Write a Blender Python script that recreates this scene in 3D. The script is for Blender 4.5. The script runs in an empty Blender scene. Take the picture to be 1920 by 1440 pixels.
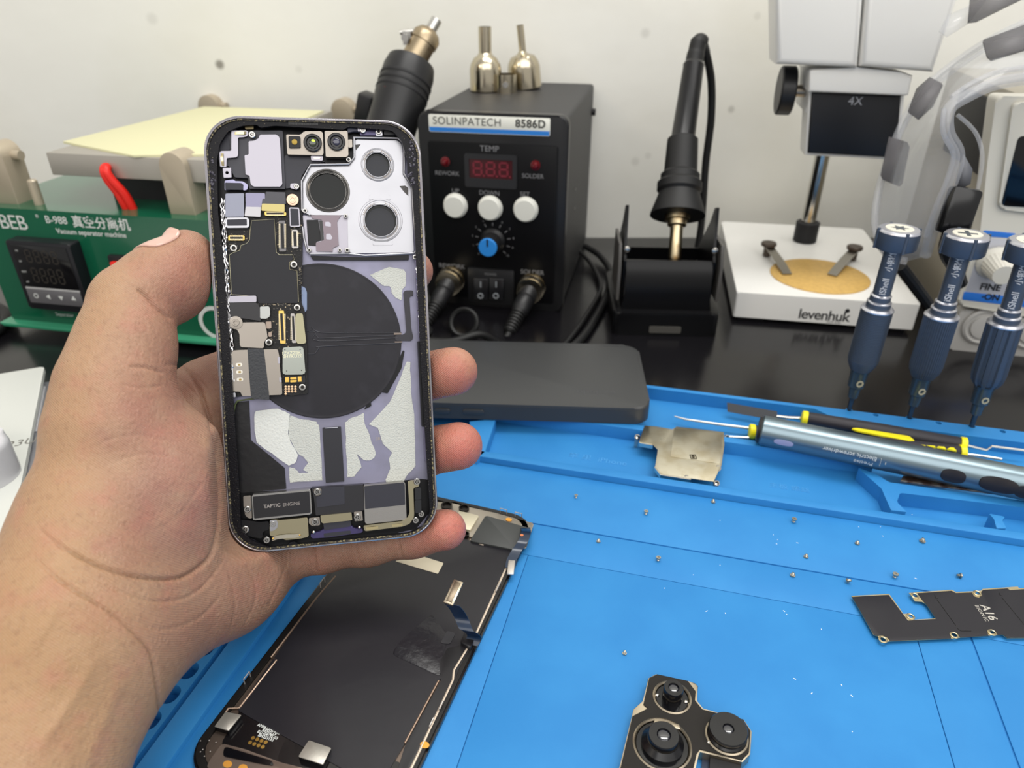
import bpy, bmesh, math, random
import numpy as np
from mathutils import Vector, Matrix
from mathutils.geometry import tessellate_polygon

# ---------------------------------------------------------------- camera, world, light, exposure
# work in millimetres, 0.001 scene units each; origin on the mat under the camera, Y to the wall
S = 0.001
FPX = 1331.0                      # focal length for a 1920 px wide frame
CAM_H = 214.5
PITCH = math.radians(30)
SN, CS = math.sin(PITCH), math.cos(PITCH)
scn = bpy.context.scene
col = scn.collection
cd = bpy.data.cameras.new('camera'); cam = bpy.data.objects.new('camera', cd); col.objects.link(cam)
cam.location = (0, 0, CAM_H * S); cam.rotation_euler = (math.radians(60), 0, 0)
cd.sensor_width = 36; cd.lens = 36 * FPX / 1920; cd.clip_start = 0.01; cd.clip_end = 20
cd.dof.use_dof = True; cd.dof.focus_distance = 0.262; cd.dof.aperture_fstop = 14.0
scn.camera = cam
w = bpy.data.worlds.new('room_light'); scn.world = w; w.use_nodes = True
bg = w.node_tree.nodes['Background']; bg.inputs[0].default_value = (1.0, 0.985, 0.955, 1); bg.inputs[1].default_value = 0.62
def area(name, loc, rot, sx, sy, power, rgb):
    l = bpy.data.lights.new(name, 'AREA'); l.shape = 'RECTANGLE'; l.size = sx; l.size_y = sy
    l.energy = power; l.color = rgb
    o = bpy.data.objects.new(name, l); col.objects.link(o); o.location = loc; o.rotation_euler = rot
    return o
area('ceiling_tube_light', (0.30, 0.36, 1.35), (0, 0, 0), 1.1, 0.35, 12, (1, .985, .95))
area('ceiling_panel_light', (0.25, -0.75, 1.15), (math.radians(48), 0, math.radians(10)), 2.2, 1.0, 17, (1, .98, .95))  # fill added behind the camera to brighten the wall and camera-facing faces
area('desk_side_light', (-0.9, -0.3, 0.9), (0, math.radians(-55), 0), .3, .3, 2.2, (1, .86, .68))
scn.view_settings.view_transform = 'Standard'; scn.view_settings.look = 'None'
scn.view_settings.gamma = 1; scn.view_settings.use_curve_mapping = False
scn.view_settings.exposure = 0.0

# ---------------------------------------------------------------- tracing photo points to real planes (mm)
def ray(x, y):
    v = (720 - y) / FPX
    return np.array([(x - 960) / FPX, CS + v * SN, -SN + v * CS])
CAMP = np.array([0, 0, CAM_H])
def gp(x, y, z=0.0):                       # point of the horizontal plane z
    r = ray(x, y); return CAMP + r * ((z - CAM_H) / r[2])
def yp(x, y, Y):                           # point of the upright plane Y
    r = ray(x, y); return CAMP + r * (Y / r[1])
def dp(x, y, d):                           # point at depth d along the view axis
    return CAMP + ray(x, y) * d
class Frame:                               # plane through o with axes X, Y (and Z = X x Y)
    def __init__(s, o, X, Y):
        s.o = np.array(o, float); X = np.array(X, float); Y = np.array(Y, float)
        s.X = X / np.linalg.norm(X); Y = Y - s.X * (Y @ s.X); s.Y = Y / np.linalg.norm(Y); s.Z = np.cross(s.X, s.Y)
    def t(s, x, y, z=0.0):
        r = ray(x, y); o = s.o + s.Z * z; k = ((o - CAMP) @ s.Z) / (r @ s.Z); q = CAMP + r * k - s.o
        return (q @ s.X, q @ s.Y)
    def mat(s):
        m = Matrix.Identity(4)
        for i, a in enumerate((s.X, s.Y, s.Z)):
            for j in range(3): m[j][i] = a[j]
        for j in range(3): m[j][3] = s.o[j] * S
        return m

# ---------------------------------------------------------------- materials
def lin(c):
    c = c / 255.0
    return c / 12.92 if c <= .04045 else ((c + .055) / 1.055) ** 2.4
def rgba(c): return (lin(c[0]), lin(c[1]), lin(c[2]), 1)
MATS = {}
def M(name, c, rough=.5, metal=0.0, bump=None, mottle=None, coat=0, trans=0, emit=0, ior=1.45, alpha=1, spec=.5, rvar=0):
    if name in MATS: return MATS[name]
    m = bpy.data.materials.new(name); m.use_nodes = True; nt = m.node_tree; b = nt.nodes['Principled BSDF']
    b.inputs['Base Color'].default_value = rgba(c); b.inputs['Roughness'].default_value = rough
    b.inputs['Metallic'].default_value = metal; b.inputs['Coat Weight'].default_value = coat
    b.inputs['Transmission Weight'].default_value = trans; b.inputs['IOR'].default_value = ior
    b.inputs['Alpha'].default_value = alpha; b.inputs['Specular IOR Level'].default_value = spec
    if emit: b.inputs['Emission Color'].default_value = rgba(c); b.inputs['Emission Strength'].default_value = emit
    if bump or mottle or rvar:
        tc = nt.nodes.new('ShaderNodeTexCoord')
    if bump:                               # (feature mm, depth mm)
        n = nt.nodes.new('ShaderNodeTexNoise'); n.inputs['Scale'].default_value = 1000.0 / bump[0]; n.inputs['Detail'].default_value = 3
        bp = nt.nodes.new('ShaderNodeBump'); bp.inputs['Distance'].default_value = bump[1] * S; bp.inputs['Strength'].default_value = 1
        nt.links.new(tc.outputs['Object'], n.inputs['Vector']); nt.links.new(n.outputs['Fac'], bp.inputs['Height']); nt.links.new(bp.outputs[0], b.inputs['Normal'])
    if mottle:                             # (feature mm, second colour, low, high)
        n = nt.nodes.new('ShaderNodeTexNoise'); n.inputs['Scale'].default_value = 1000.0 / mottle[0]; n.inputs['Detail'].default_value = 5
        r = nt.nodes.new('ShaderNodeMapRange'); r.inputs[1].default_value = mottle[2]; r.inputs[2].default_value = mottle[3]
        x = nt.nodes.new('ShaderNodeMix'); x.data_type = 'RGBA'; x.inputs[6].default_value = rgba(c); x.inputs[7].default_value = rgba(mottle[1])
        nt.links.new(tc.outputs['Object'], n.inputs['Vector']); nt.links.new(n.outputs['Fac'], r.inputs[0]); nt.links.new(r.outputs[0], x.inputs[0])
        nt.links.new(x.outputs[2], b.inputs['Base Color'])
    if rvar:
        n = nt.nodes.new('ShaderNodeTexNoise'); n.inputs['Scale'].default_value = 60; n.inputs['Detail'].default_value = 6
        r = nt.nodes.new('ShaderNodeMapRange'); r.inputs[3].default_value = max(.02, rough - rvar); r.inputs[4].default_value = min(1, rough + rvar)
        nt.links.new(tc.outputs['Object'], n.inputs['Vector']); nt.links.new(n.outputs['Fac'], r.inputs[0]); nt.links.new(r.outputs[0], b.inputs['Roughness'])
    MATS[name] = m; return m
BLACK = M('black_plastic', (24, 24, 26), .42, bump=(.6, .02))
BLACKM = M('black_matte', (20, 20, 23), .6)
BLACKG = M('black_gloss', (10, 10, 14), .12)
RUBBER = M('black_rubber', (18, 18, 19), .55)
STEEL = M('brushed_steel', (205, 203, 198), .28, 1, rvar=.1)
CHROME = M('chrome', (215, 212, 205), .12, 1)
NICKEL = M('nickel', (196, 186, 164), .18, 1)
WHITEP = M('white_plastic', (225, 225, 222), .4)
INKW = M('white_ink', (205, 208, 205), .6)
GOLD = M('gold_contacts', (214, 176, 92), .3, 1)

# ---------------------------------------------------------------- mesh building (all lengths in mm)
class MB:
    def __init__(s): s.bm = bmesh.new()
    def _t(s, vs, M4):
        for v in vs: v.co = M4 @ v.co
    def box(s, x0, x1, y0, y1, z0, z1, rot=None, bev=0):
        m = bmesh.new(); bmesh.ops.create_cube(m, size=1)
        for v in m.verts:
            v.co = Vector(((x0 + x1) / 2 + v.co.x * (x1 - x0), (y0 + y1) / 2 + v.co.y * (y1 - y0), (z0 + z1) / 2 + v.co.z * (z1 - z0)))
        if bev: bmesh.ops.bevel(m, geom=m.edges[:], offset=bev, segments=2, affect='EDGES', profile=.5)
        return s.add(m, rot)
    def add(s, m, M4=None):
        if M4 is not None: m.transform(M4)
        t = bpy.data.meshes.new('t'); m.to_mesh(t); m.free(); s.bm.from_mesh(t); bpy.data.meshes.remove(t); return s
    def prism(s, pts, z0, z1, bev=0, rot=None, seg=2, holes=()):
        m = bmesh.new()
        pts = [tuple(p[:2]) for p in pts]
        ar = sum(pts[i - 1][0] * pts[i][1] - pts[i][0] * pts[i - 1][1] for i in range(len(pts)))
        if ar < 0: pts = pts[::-1]
        if holes:
            loops = [pts] + [list(h) for h in holes]
            flat = [p for l in loops for p in l]
            tris = tessellate_polygon([[Vector((p[0], p[1], 0)) for p in l] for l in loops])
            lo = [m.verts.new((p[0], p[1], z0)) for p in flat]; hi = [m.verts.new((p[0], p[1], z1)) for p in flat]
            for t in tris:
                for vs, up in ((hi, 1), (lo, -1)):
                    a, b, c = (Vector(flat[i]) for i in t)
                    cr = (b - a).cross(c - a) if False else (b[0] - a[0]) * (c[1] - a[1]) - (b[1] - a[1]) * (c[0] - a[0])
                    tt = t if cr * up > 0 else t[::-1]
                    try: m.faces.new([vs[i] for i in tt])
                    except ValueError: pass
            k = 0
            for l in loops:
                n = len(l)
                for i in range(n):
                    a, b = k + i, k + (i + 1) % n
                    try: m.faces.new((lo[a], lo[b], hi[b], hi[a]))
                    except ValueError: pass
                k += n
            bmesh.ops.recalc_face_normals(m, faces=m.faces)
        else:
            vs = [m.verts.new((x, y, z1)) for x, y in pts]; f = m.faces.new(vs)
            lo = [m.verts.new((x, y, z0)) for x, y in pts]; m.faces.new(lo[::-1])
            n = len(pts)
            for i in range(n): m.faces.new((lo[i], lo[(i + 1) % n], vs[(i + 1) % n], vs[i]))
            if bev:
                es = list(f.edges)
                try: bmesh.ops.bevel(m, geom=es, offset=bev, segments=seg, affect='EDGES', profile=.5, clamp_overlap=True)
                except Exception: pass
        return s.add(m, rot)
    def lathe(s, prof, o=(0, 0, 0), ax=(0, 0, 1), n=32, ribs=0, ribd=0):   # prof: (r, h) along ax
        m = bmesh.new(); rings = []
        for r, h in prof:
            if r < 1e-6: rings.append([m.verts.new((0, 0, h))])
            else:
                rings.append([m.verts.new(((r - (ribd if ribs and (i * ribs // n * 2 + (i % max(1, n // ribs) >= n // ribs // 2)) % 2 else 0)) * math.cos(2 * math.pi * i / n),
                    (r - (ribd if ribs and (i * ribs // n * 2 + (i % max(1, n // ribs) >= n // ribs // 2)) % 2 else 0)) * math.sin(2 * math.pi * i / n), h)) for i in range(n)])
        for a, b in zip(rings, rings[1:]):
            if len(a) == 1 and len(b) == 1: continue
            for i in range(n):
                j = (i + 1) % n
                if len(a) == 1: m.faces.new((a[0], b[j], b[i]))
                elif len(b) == 1: m.faces.new((a[i], a[j], b[0]))
                else: m.faces.new((a[i], a[j], b[j], b[i]))
        if len(prof) > 3 and len(rings[0]) > 1 and len(rings[-1]) > 1 and abs(prof[0][1] - prof[-1][1]) < 1e-6:
            if abs(prof[0][0] - prof[-1][0]) > 1e-6:
                for i in range(n): j = (i + 1) % n; m.faces.new((rings[-1][i], rings[-1][j], rings[0][j], rings[0][i]))
        else:
            if len(rings[0]) > 1: m.faces.new(rings[0][::-1])
            if len(rings[-1]) > 1: m.faces.new(rings[-1])
        q = Vector(ax).to_track_quat('Z', 'Y').to_matrix().to_4x4()
        return s.add(m, Matrix.Translation(Vector(o)) @ q)
    def cyl(s, o, ax, r, h, n=28, bev=0):
        b = bev
        return s.lathe([(r - b, 0), (r, b), (r, h - b), (r - b, h)] if b else [(r, 0), (r, h)], o, ax, n)
    def tube(s, pts, r, n=12, closed=False):
        m = bmesh.new(); P = [Vector(p) for p in pts]; R = r if hasattr(r, '__len__') else [r] * len(P)
        nrm = None; rings = []
        for i, p in enumerate(P):
            a = P[i - 1] if i else (P[-1] if closed else P[0]); b = P[(i + 1) % len(P)] if (i + 1 < len(P) or closed) else P[-1]
            d = (b - a).normalized()
            if nrm is None: nrm = d.orthogonal().normalized()
            nrm = (nrm - d * nrm.dot(d)).normalized(); bi = d.cross(nrm)
            rings.append([m.verts.new(p + (nrm * math.cos(2 * math.pi * k / n) + bi * math.sin(2 * math.pi * k / n)) * R[i]) for k in range(n)])
        prs = list(zip(rings, rings[1:])) + ([(rings[-1], rings[0])] if closed else [])
        for a, b in prs:
            for k in range(n): m.faces.new((a[k], a[(k + 1) % n], b[(k + 1) % n], b[k]))
        if not closed: m.faces.new(rings[0][::-1]); m.faces.new(rings[-1])
        return s.add(m)
    def ball(s, o, r, sc=(1, 1, 1), n=16):
        m = bmesh.new(); bmesh.ops.create_uvsphere(m, u_segments=n, v_segments=n // 2 + 2, radius=r)
        return s.add(m, Matrix.Translation(Vector(o)) @ Matrix.Diagonal((*sc, 1)))
    def ribbon(s, pts, wv, width, th=.12):                # flat flex cable along pts, width along wv
        W = Vector(wv).normalized() * width / 2; m = bmesh.new(); P = [Vector(p) for p in pts]; rows = []
        for i, p in enumerate(P):
            d = (P[min(i + 1, len(P) - 1)] - P[max(i - 1, 0)]).normalized(); nn = d.cross(W).normalized() * th / 2
            rows.append([m.verts.new(p + W + nn), m.verts.new(p - W + nn), m.verts.new(p - W - nn), m.verts.new(p + W - nn)])
        for a, b in zip(rows, rows[1:]):
            for k in range(4): m.faces.new((a[k], a[(k + 1) % 4], b[(k + 1) % 4], b[k]))
        m.faces.new(rows[0]); m.faces.new(rows[-1][::-1]); bmesh.ops.recalc_face_normals(m, faces=m.faces)
        return s.add(m)
    def build(s, name, mat, parent=None, smooth=35):
        me = bpy.data.meshes.new(name); s.bm.transform(Matrix.Scale(S, 4)); s.bm.to_mesh(me); s.bm.free()
        if isinstance(mat, (list, tuple)):
            for x in mat: me.materials.append(x)
        elif mat: me.materials.append(mat)
        if smooth:
            me.polygons.foreach_set('use_smooth', [True] * len(me.polygons))
            try: me.set_sharp_from_angle(angle=math.radians(smooth))
            except Exception: pass
        o = bpy.data.objects.new(name, me); col.objects.link(o)
        if parent is not None: o.parent = parent
        return o
def tag(o, label=None, cat=None, group=None, kind=None):
    for k, v in (('label', label), ('category', cat), ('group', group), ('kind', kind)):
        if v: o[k] = v
    return o
def thing(name, label, cat, loc=(0, 0, 0), rz=0, group=None, frame=None):
    o = bpy.data.objects.new(name, None); col.objects.link(o); o.empty_display_size = .01
    if frame is not None: o.matrix_world = frame.mat()
    else: o.location = Vector(loc) * S; o.rotation_euler = (0, 0, rz)
    return tag(o, label, cat, group)
def smoothp(pts, k=6):                      # Catmull-Rom through points
    P = [Vector(p) for p in pts]; out = []
    for i in range(len(P) - 1):
        a = P[max(i - 1, 0)]; b = P[i]; c = P[i + 1]; d = P[min(i + 2, len(P) - 1)]
        for j in range(k):
            t = j / k
            out.append(.5 * ((2 * b) + (c - a) * t + (2 * a - 5 * b + 4 * c - d) * t * t + (3 * b - a - 3 * c + d) * t ** 3))
    return out + [P[-1]]
def rrect(x0, x1, y0, y1, r, n=6):
    out = []
    for cx, cy, a0 in ((x1 - r, y1 - r, 0), (x0 + r, y1 - r, 90), (x0 + r, y0 + r, 180), (x1 - r, y0 + r, 270)):
        for i in range(n + 1):
            a = math.radians(a0 + 90 * i / n); out.append((cx + r * math.cos(a), cy + r * math.sin(a)))
    return out
def circ(cx, cy, r, n=28, ry=None): return [(cx + r * math.cos(2 * math.pi * i / n), cy + (ry or r) * math.sin(2 * math.pi * i / n)) for i in range(n)]
def rnd(pts, r, n=4):                       # round the corners of a polygon
    out = []; P = [Vector(p[:2]) for p in pts]
    for i, p in enumerate(P):
        a = P[i - 1] - p; b = P[(i + 1) % len(P)] - p; rr = min(r, a.length * .45, b.length * .45)
        p0 = p + a.normalized() * rr; p1 = p + b.normalized() * rr
        for k in range(n + 1):
            t = k / n; q = p0 * (1 - t) ** 2 + p * 2 * t * (1 - t) + p1 * t * t; out.append((q.x, q.y))
    return out
def text(s, size, o, X, Y, mat, parent, name='lettering', align='CENTER', depth=.05, bold=0, shear=0, space=1):
    """raised lettering; o = anchor, X = reading direction, Y = up of the letters (parent space, mm)"""
    c = bpy.data.curves.new('t', 'FONT'); c.body = s; c.size = size * S; c.align_x = align; c.align_y = 'CENTER'
    c.extrude = depth * S; c.offset = bold * S; c.shear = shear; c.space_character = space
    t = bpy.data.objects.new('t', c); col.objects.link(t)
    dg = bpy.context.evaluated_depsgraph_get(); me = bpy.data.meshes.new_from_object(t.evaluated_get(dg))
    bpy.data.objects.remove(t); bpy.data.curves.remove(c)
    X = Vector(X).normalized(); Y = Vector(Y); Y = (Y - X * Y.dot(X)).normalized(); Z = X.cross(Y)
    m = Matrix((X, Y, Z)).transposed().to_4x4(); m.translation = Vector(o) * S
    me.transform(m); me.materials.clear(); me.materials.append(mat)
    ob = bpy.data.objects.new(name, me); col.objects.link(ob); ob.parent = parent
    return ob
def joinm(objs, name):                      # merge several lettering meshes into one part
    b = bmesh.new()
    for o in objs: b.from_mesh(o.data)
    me = objs[0].data; b.to_mesh(me); b.free(); objs[0].name = name
    for o in objs[1:]: bpy.data.objects.remove(o)
    return objs[0]
def copy_tree(o, parent=None):
    c = o.copy(); col.objects.link(c); c.parent = parent
    for ch in list(o.children): copy_tree(ch, c)
    return c

# ---------------------------------------------------------------- the room
TABLE = -5.0
WALLY = 664.0
wm = M('painted_wall', (230, 229, 222), .7, bump=(35, .5), mottle=(160, (224, 222, 212), .45, .7))
def wall_spots(m, spots):
    nt = m.node_tree; b = nt.nodes['Principled BSDF']; src = b.inputs['Base Color'].links[0].from_socket
    tc = nt.nodes.new('ShaderNodeTexCoord')
    for x, z, r, k in spots:
        d = nt.nodes.new('ShaderNodeVectorMath'); d.operation = 'DISTANCE'; d.inputs[1].default_value = (x * S, WALLY * S, z * S)
        nt.links.new(tc.outputs['Object'], d.inputs[0])
        r_ = nt.nodes.new('ShaderNodeMapRange'); r_.inputs[1].default_value = r * S * .4; r_.inputs[2].default_value = r * S; r_.inputs[3].default_value = k; r_.inputs[4].default_value = 0
        nt.links.new(d.outputs['Value'], r_.inputs[0])
        x_ = nt.nodes.new('ShaderNodeMix'); x_.data_type = 'RGBA'; x_.inputs[7].default_value = rgba((110, 105, 95))
        nt.links.new(r_.outputs[0], x_.inputs[0]); nt.links.new(src, x_.inputs[6]); src = x_.outputs[2]
    nt.links.new(src, b.inputs['Base Color'])
sp = [(412, 121, 5, .8), (1371, 205, 4, .35), (1191, 303, 5, .18), (1215, 292, 4, .15), (1210, 62, 5, .2), (285, 35, 6, .15), (1420, 30, 4, .15), (560, 130, 4, .12)]
wall_spots(wm, [(*yp(x, y, WALLY)[[0, 2]], r, k) for x, y, r, k in sp])
tag(MB().box(-1100, 1100, WALLY, WALLY + 60, -760, 1500).build('wall_back', wm), kind='structure')
tag(MB().box(-1100, 1100, -700, WALLY, -780, -760).build('floor', M('floor_tile', (150, 146, 138), .5)), kind='structure')
bench = thing('workbench', 'black laminate workbench top under all the tools', 'table', (0, 300, -760))
MB().box(-900, 900, -150, 363.5, 730, 755, bev=2).build('tabletop', M('black_laminate', (16, 15, 18), .2, bump=(2, .01), rvar=.06), bench)
for sx in (-860, 860):
    for sy in (-110, 330): MB().box(sx - 25, sx + 25, sy - 25, sy + 25, 0, 730).build('leg', BLACKM, bench)

# ---------------------------------------------------------------- blue silicone mat
RZ = math.radians(-14.5)
ma = np.array([math.cos(RZ), math.sin(RZ), 0]); mb_ = np.array([-math.sin(RZ), math.cos(RZ), 0])
MO = gp(1225, 722, 4)
MO[2] = 0
def ml(x, y, z=0):
    q = gp(x, y, z) - MO; return (q @ ma, q @ mb_)
BLUE = M('blue_silicone', (42, 122, 186), .55, bump=(.5, .02), mottle=(30, (47, 128, 191), .4, .65), spec=.35)
mt = MB()
A0, A1 = ml(300, 1440)[0] - 24, 300
bR = ml(1160, 912)[1] ; bGr = ml(1400, 1050)[1]; bS2 = ml(1420, 1119)[1]
B0 = -330.0
mt.prism([(A0, B0), (A1, B0), (A1, 0), (A0, 0)], TABLE, -4, 0)
aL = ml(551, 1105)[0]
RT = 3.5
def strip(a0, a1, b0, b1, z0=-4, z1=0, bev=.35): mt.box(a0, a1, b0, b1, z0, z1, bev=0) if not bev else mt.prism([(a0, b0), (a1, b0), (a1, b1), (a0, b1)], z0, z1, bev)
strip(aL, A1, B0, bR + 2, -4, -.7, 0)
sL = ml(915, 1265)[0]; sR = ml(1757, 1325)[0]; sR2 = ml(1867, 1320)[0]
strip(aL, A1, bGr + .35, bR + 2, -1, 0, .25)
strip(aL, A1, bS2 + .1, bGr - .35, -1, 0, .25)
for a, b in ((aL, sL - .12), (sL + .12, sR - .12), (sR + .12, sR2 - .35), (sR2 + .35, A1)): strip(a, b, B0, bS2 - .1, -1, 0, .2)
def tp(pts, z=RT, s=1.0, ox=0, oy=0): return [ml(ox + x / s, oy + y / s, z) for x, y in pts]
# rear rim with the strip of tool holes
holes = [tp([p], RT)[0] for p in ((1592, 768), (1705, 783), (1822, 799), (1642, 778), (1760, 793), (1880, 809))]
rim = tp([(700, 662), (1225, 722), (1340, 735), (1920, 803)]); rim = [(rim[0][0], 0), (A1, 0)]
n1 = tp([(1538, 770)])[0]; n2 = tp([(1556, 777)])[0]; nb = tp([(1700, 802)])[0][1]
rimw = -3.2
rpoly = [(A0, 0), (A1, 0), (A1, nb), (n2[0] + 4, nb), (n2[0], nb + 2), (n1[0], rimw - 2), (n1[0] - 3, rimw), (A0, rimw)]
mt.prism(rpoly, -4, RT, holes=[circ(x, y, 1.7 if i < 3 else 1.5, 14) for i, (x, y) in enumerate(holes)])
# ridge between pen trough and front tray, divider and small part bins
r3 = ml(1417, 836, RT)[1]
strip(A0, ml(1640, 868, RT)[0], r3, r3 + 5, -4, RT, .5)
K = lambda pts: tp(pts, RT, 3.692, 1400, 740)
mt.prism(rnd(K([(770, 505), (910, 556), (985, 606), (1920, 735), (2300, 790), (2300, 835), (1920, 782), (1062, 680), (1040, 742), (1110, 812), (1000, 800), (955, 700), (935, 652)]), .8), -4, RT, .4)
mt.prism(rnd(K([(1675, 822), (1790, 845), (1770, 870), (1800, 925), (1730, 925), (1712, 860)]), .8), -4, RT, .4)
mt.prism(K([(925, 570), (985, 606), (1400, 650), (1400, 560), (1000, 480)]), -4, -3)
fr = [ml(x, y, RT)[1] for x, y in ((1227, 894), (1420, 935), (1657, 972))]
b_near = (fr[1] + fr[2]) / 2
strip(ml(893, 861, RT)[0], A1, b_near, b_near + 5, -4, RT, .5)
mt.prism(tp([(880, 790), (930, 784), (909, 849), (893, 861)]), -4, RT, .4)
bt_ = ml(926, 793, RT)[1]
# left margin: raised band and a row of round-ended bins
strip(aL - 9, aL, B0, 0, -4, RT - 1.5, .6)
strip(aL - 11, aL - 9, B0, 0, -4, 0, 0)
strip(A0, A0 + 5, B0, 0, -4, RT, .6)
slot = [rrect(A0 + 6.5, aL - 12.5, b - 3.6, b + 3.6, 3, 5) for b in np.arange(B0 + 10, -10, 10.0)]
mt.prism([(A0 + 5, B0), (aL - 11, B0), (aL - 11, -3), (A0 + 5, -3)], -4, 1.5, holes=slot)
# faint embossed characters on the tray floor
mato = mt.build('silicone_mat', BLUE)
mato.location = Vector(MO) * S; mato.rotation_euler = (0, 0, RZ)
tag(mato, 'bright blue silicone repair mat with moulded trays and tool holes', 'mat')
BLUE2 = M('blue_silicone_emboss', (62, 140, 200), .6)
q = ml(1120, 862, -4)
text('苹 果  iPhone', 5.5, (q[0], q[1], -4), (1, 0, 0), (0, 1, 0), BLUE2, mato, 'embossed_text', depth=.15)
q = ml(1480, 915, -4)
text('主板 螺丝', 4.5, (q[0], q[1], -4), (1, 0, 0), (0, 1, 0), BLUE2, mato, 'embossed_text', depth=.15)
# scratches and silvery crumbs worn into the mat
rs = random.Random(4); cr = MB()
for x, y in ((1450, 1003), (1458, 1012), (1456, 1020), (1495, 1018), (1610, 988), (1350, 1060), (1300, 1078), (1325, 1146), (1470, 1146), (1475, 1152), (1522, 1300), (1597, 1305), (1598, 1372), (1578, 1285), (1350, 976), (1651, 988), (1717, 1085), (1246, 1103), (1655, 1005), (1490, 1273), (1540, 1180), (1360, 1150), (1710, 965)):
    g0 = ml(x, y, 0); a = rs.random() * 3; L = rs.uniform(.12, .5)
    cr.box(-L, L, -.13, .13, 0.005, .1, rot=Matrix.Translation((g0[0], g0[1], 0)) @ Matrix.Rotation(a, 4, 'Z'))
cr = cr.build('metal_crumb', M('crumb', (225, 232, 238), .3, .3), mato); cr['kind'] = 'stuff'

# ---------------------------------------------------------------- rework station
SR = math.radians(-11.6)
fr_ = gp(1050, 585, TABLE); SX = np.array([math.cos(SR), math.sin(SR), 0]); SB = np.array([-SX[1], SX[0], 0])
SW, SD, SH = 101.0, 170.0, 138.0
so = fr_ - SX * SW / 2
st = thing('soldering_station', 'black box rework station with red digital display and white buttons', 'soldering station', so, SR)
F = Frame(so, SX, (0, 0, 1))              # front plane: local x, height
def sf(cx, cy, off=0):                     # crop point -> front plane (x, z)
    return F.t(640 + cx / 2.25, 20 + cy / 2.25, off)
SHEL = M('powder_coat', (38, 38, 40), .5, bump=(.8, .03))
h = MB(); h.prism(rrect(-SW / 2, SW / 2, 0, SH, 3), -SD, -7, rot=Matrix.Rotation(math.radians(90), 4, 'X'))
h.build('housing', SHEL, st)
XR = Matrix.Rotation(math.radians(90), 4, 'X')           # prism z -> -y (towards the viewer)
b = MB(); b.prism(rrect(-SW / 2 - 1.5, SW / 2 + 1.5, -1, SH + 1.5, 7), -8, 0, 1.5, rot=XR, seg=3); b.build('front_bezel', M('bezel_plastic', (20, 20, 22), .33), st)
x0, zt = sf(372, 548); x1, _ = sf(935, 560); _, zb = sf(600, 1262)
MB().prism(rrect(-SW / 2 + 5, SW / 2 - 5, 6, zt, 2), 0, .5, .2, rot=XR).build('front_panel', M('panel_film', (14, 14, 16), .35, spec=.2), st)
l0 = sf(372, 512); l1 = sf(882, 458); lz0 = (sf(372, 512)[1] + sf(882, 527)[1]) / 2; lz1 = (sf(372, 428)[1] + sf(882, 462)[1]) / 2
lb = MB().prism(rrect(l0[0], l1[0], lz0, lz1, 1), 0, .6, .15, rot=XR).build('name_label', M('label_white', (222, 222, 212), .5), st)
MB().prism([(l0[0] + .5, lz0 + .3), (l1[0] - .5, lz0 + .3), (l1[0] - .3, lz0 + 3.2), (l0[0] + .3, lz0 + 3.2)], .55, .7, rot=XR).build('blue_stripe', M('label_blue', (40, 120, 200), .5), lb)
lzc = (lz0 + lz1) / 2 + 1.6
text('SOLINPATECH', 7.0, ((l0[0] + l1[0]) / 2 - 15.0, -.75, lzc), (1, 0, 0), (0, 0, 1), M('ink_dark', (70, 70, 66), .6), lb, depth=.03, space=1.06)
text('8586D', 6.9, ((l0[0] + l1[0]) / 2 + 28.5, -.75, lzc), (1, 0, 0), (0, 0, 1), M('ink_dark', (70, 70, 66), .6), lb, depth=.03, bold=.25, space=1.1)
INKG = M('grey_ink', (120, 120, 122), .6)
for s_, cx, cy, z in (('TEMP', 625, 583, 5.6), ('REWORK', 447, 686, 4.2), ('SOLDER', 808, 698, 4.2), ('UP', 482, 760, 4.4), ('DOWN', 625, 769, 4.4), ('SET', 775, 774, 4.4), ('REWORK', 467, 1077, 4.8), ('SOLDER', 806, 1103, 4.8)):
    x, zz = sf(cx, cy); text(s_, z, (x, -.56, zz), (1, 0, 0), (0, 0, 1), INKG, st, 'panel_text', depth=.03)
a = sf(520, 600); b_ = sf(742, 752); d0 = sf(540, 622); d1 = sf(724, 712)
disp = MB().prism(rrect(a[0], b_[0], b_[1], a[1], 1.5), 0, 1.6, rot=XR, holes=[rrect(d0[0], d1[0], d1[1], d0[1], .5)[::-1]]).build('display', M('display_bezel', (36, 36, 38), .4), st)
MB().prism(rrect(d0[0], d1[0], d1[1], d0[1], .5), .5, .8, rot=XR).build('red_window', M('red_window', (62, 9, 17), .2), disp)
def seven(mb, x, z, wd, ht, t, y0, y1, rot):
    for x0_, x1_, z0_, z1_ in ((.12, .88, 1, 1), (.12, .88, .5, .5), (.12, .88, 0, 0)):
        mb.prism([(x + wd * x0_, z + ht * z0_ - t / 2), (x + wd * x1_, z + ht * z0_ - t / 2), (x + wd * x1_, z + ht * z0_ + t / 2), (x + wd * x0_, z + ht * z0_ + t / 2)], y0, y1, rot=rot)
    for sx in (0, 1):
        for z0_ in (.06, .56): mb.prism([(x + wd * sx - t / 2, z + ht * z0_), (x + wd * sx + t / 2, z + ht * z0_), (x + wd * sx + t / 2, z + ht * (z0_ + .38)), (x + wd * sx - t / 2, z + ht * (z0_ + .38))], y0, y1, rot=rot)
sg = MB(); ww = d1[0] - d0[0]; hh = d0[1] - d1[1]
for k in range(3):
    xx = d0[0] + ww * (.1 + .3 * k); seven(sg, xx, d1[1] + hh * .16, ww * .18, hh * .68, 1.1, .8, .9, XR); sg.lathe([(.7, 0), (.7, .1)], (xx + ww * .235, -.8, d1[1] + hh * .13), (0, -1, 0), 10)
sg.build('digit_segments', M('dim_segments', (124, 36, 50), .4), disp)
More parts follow.
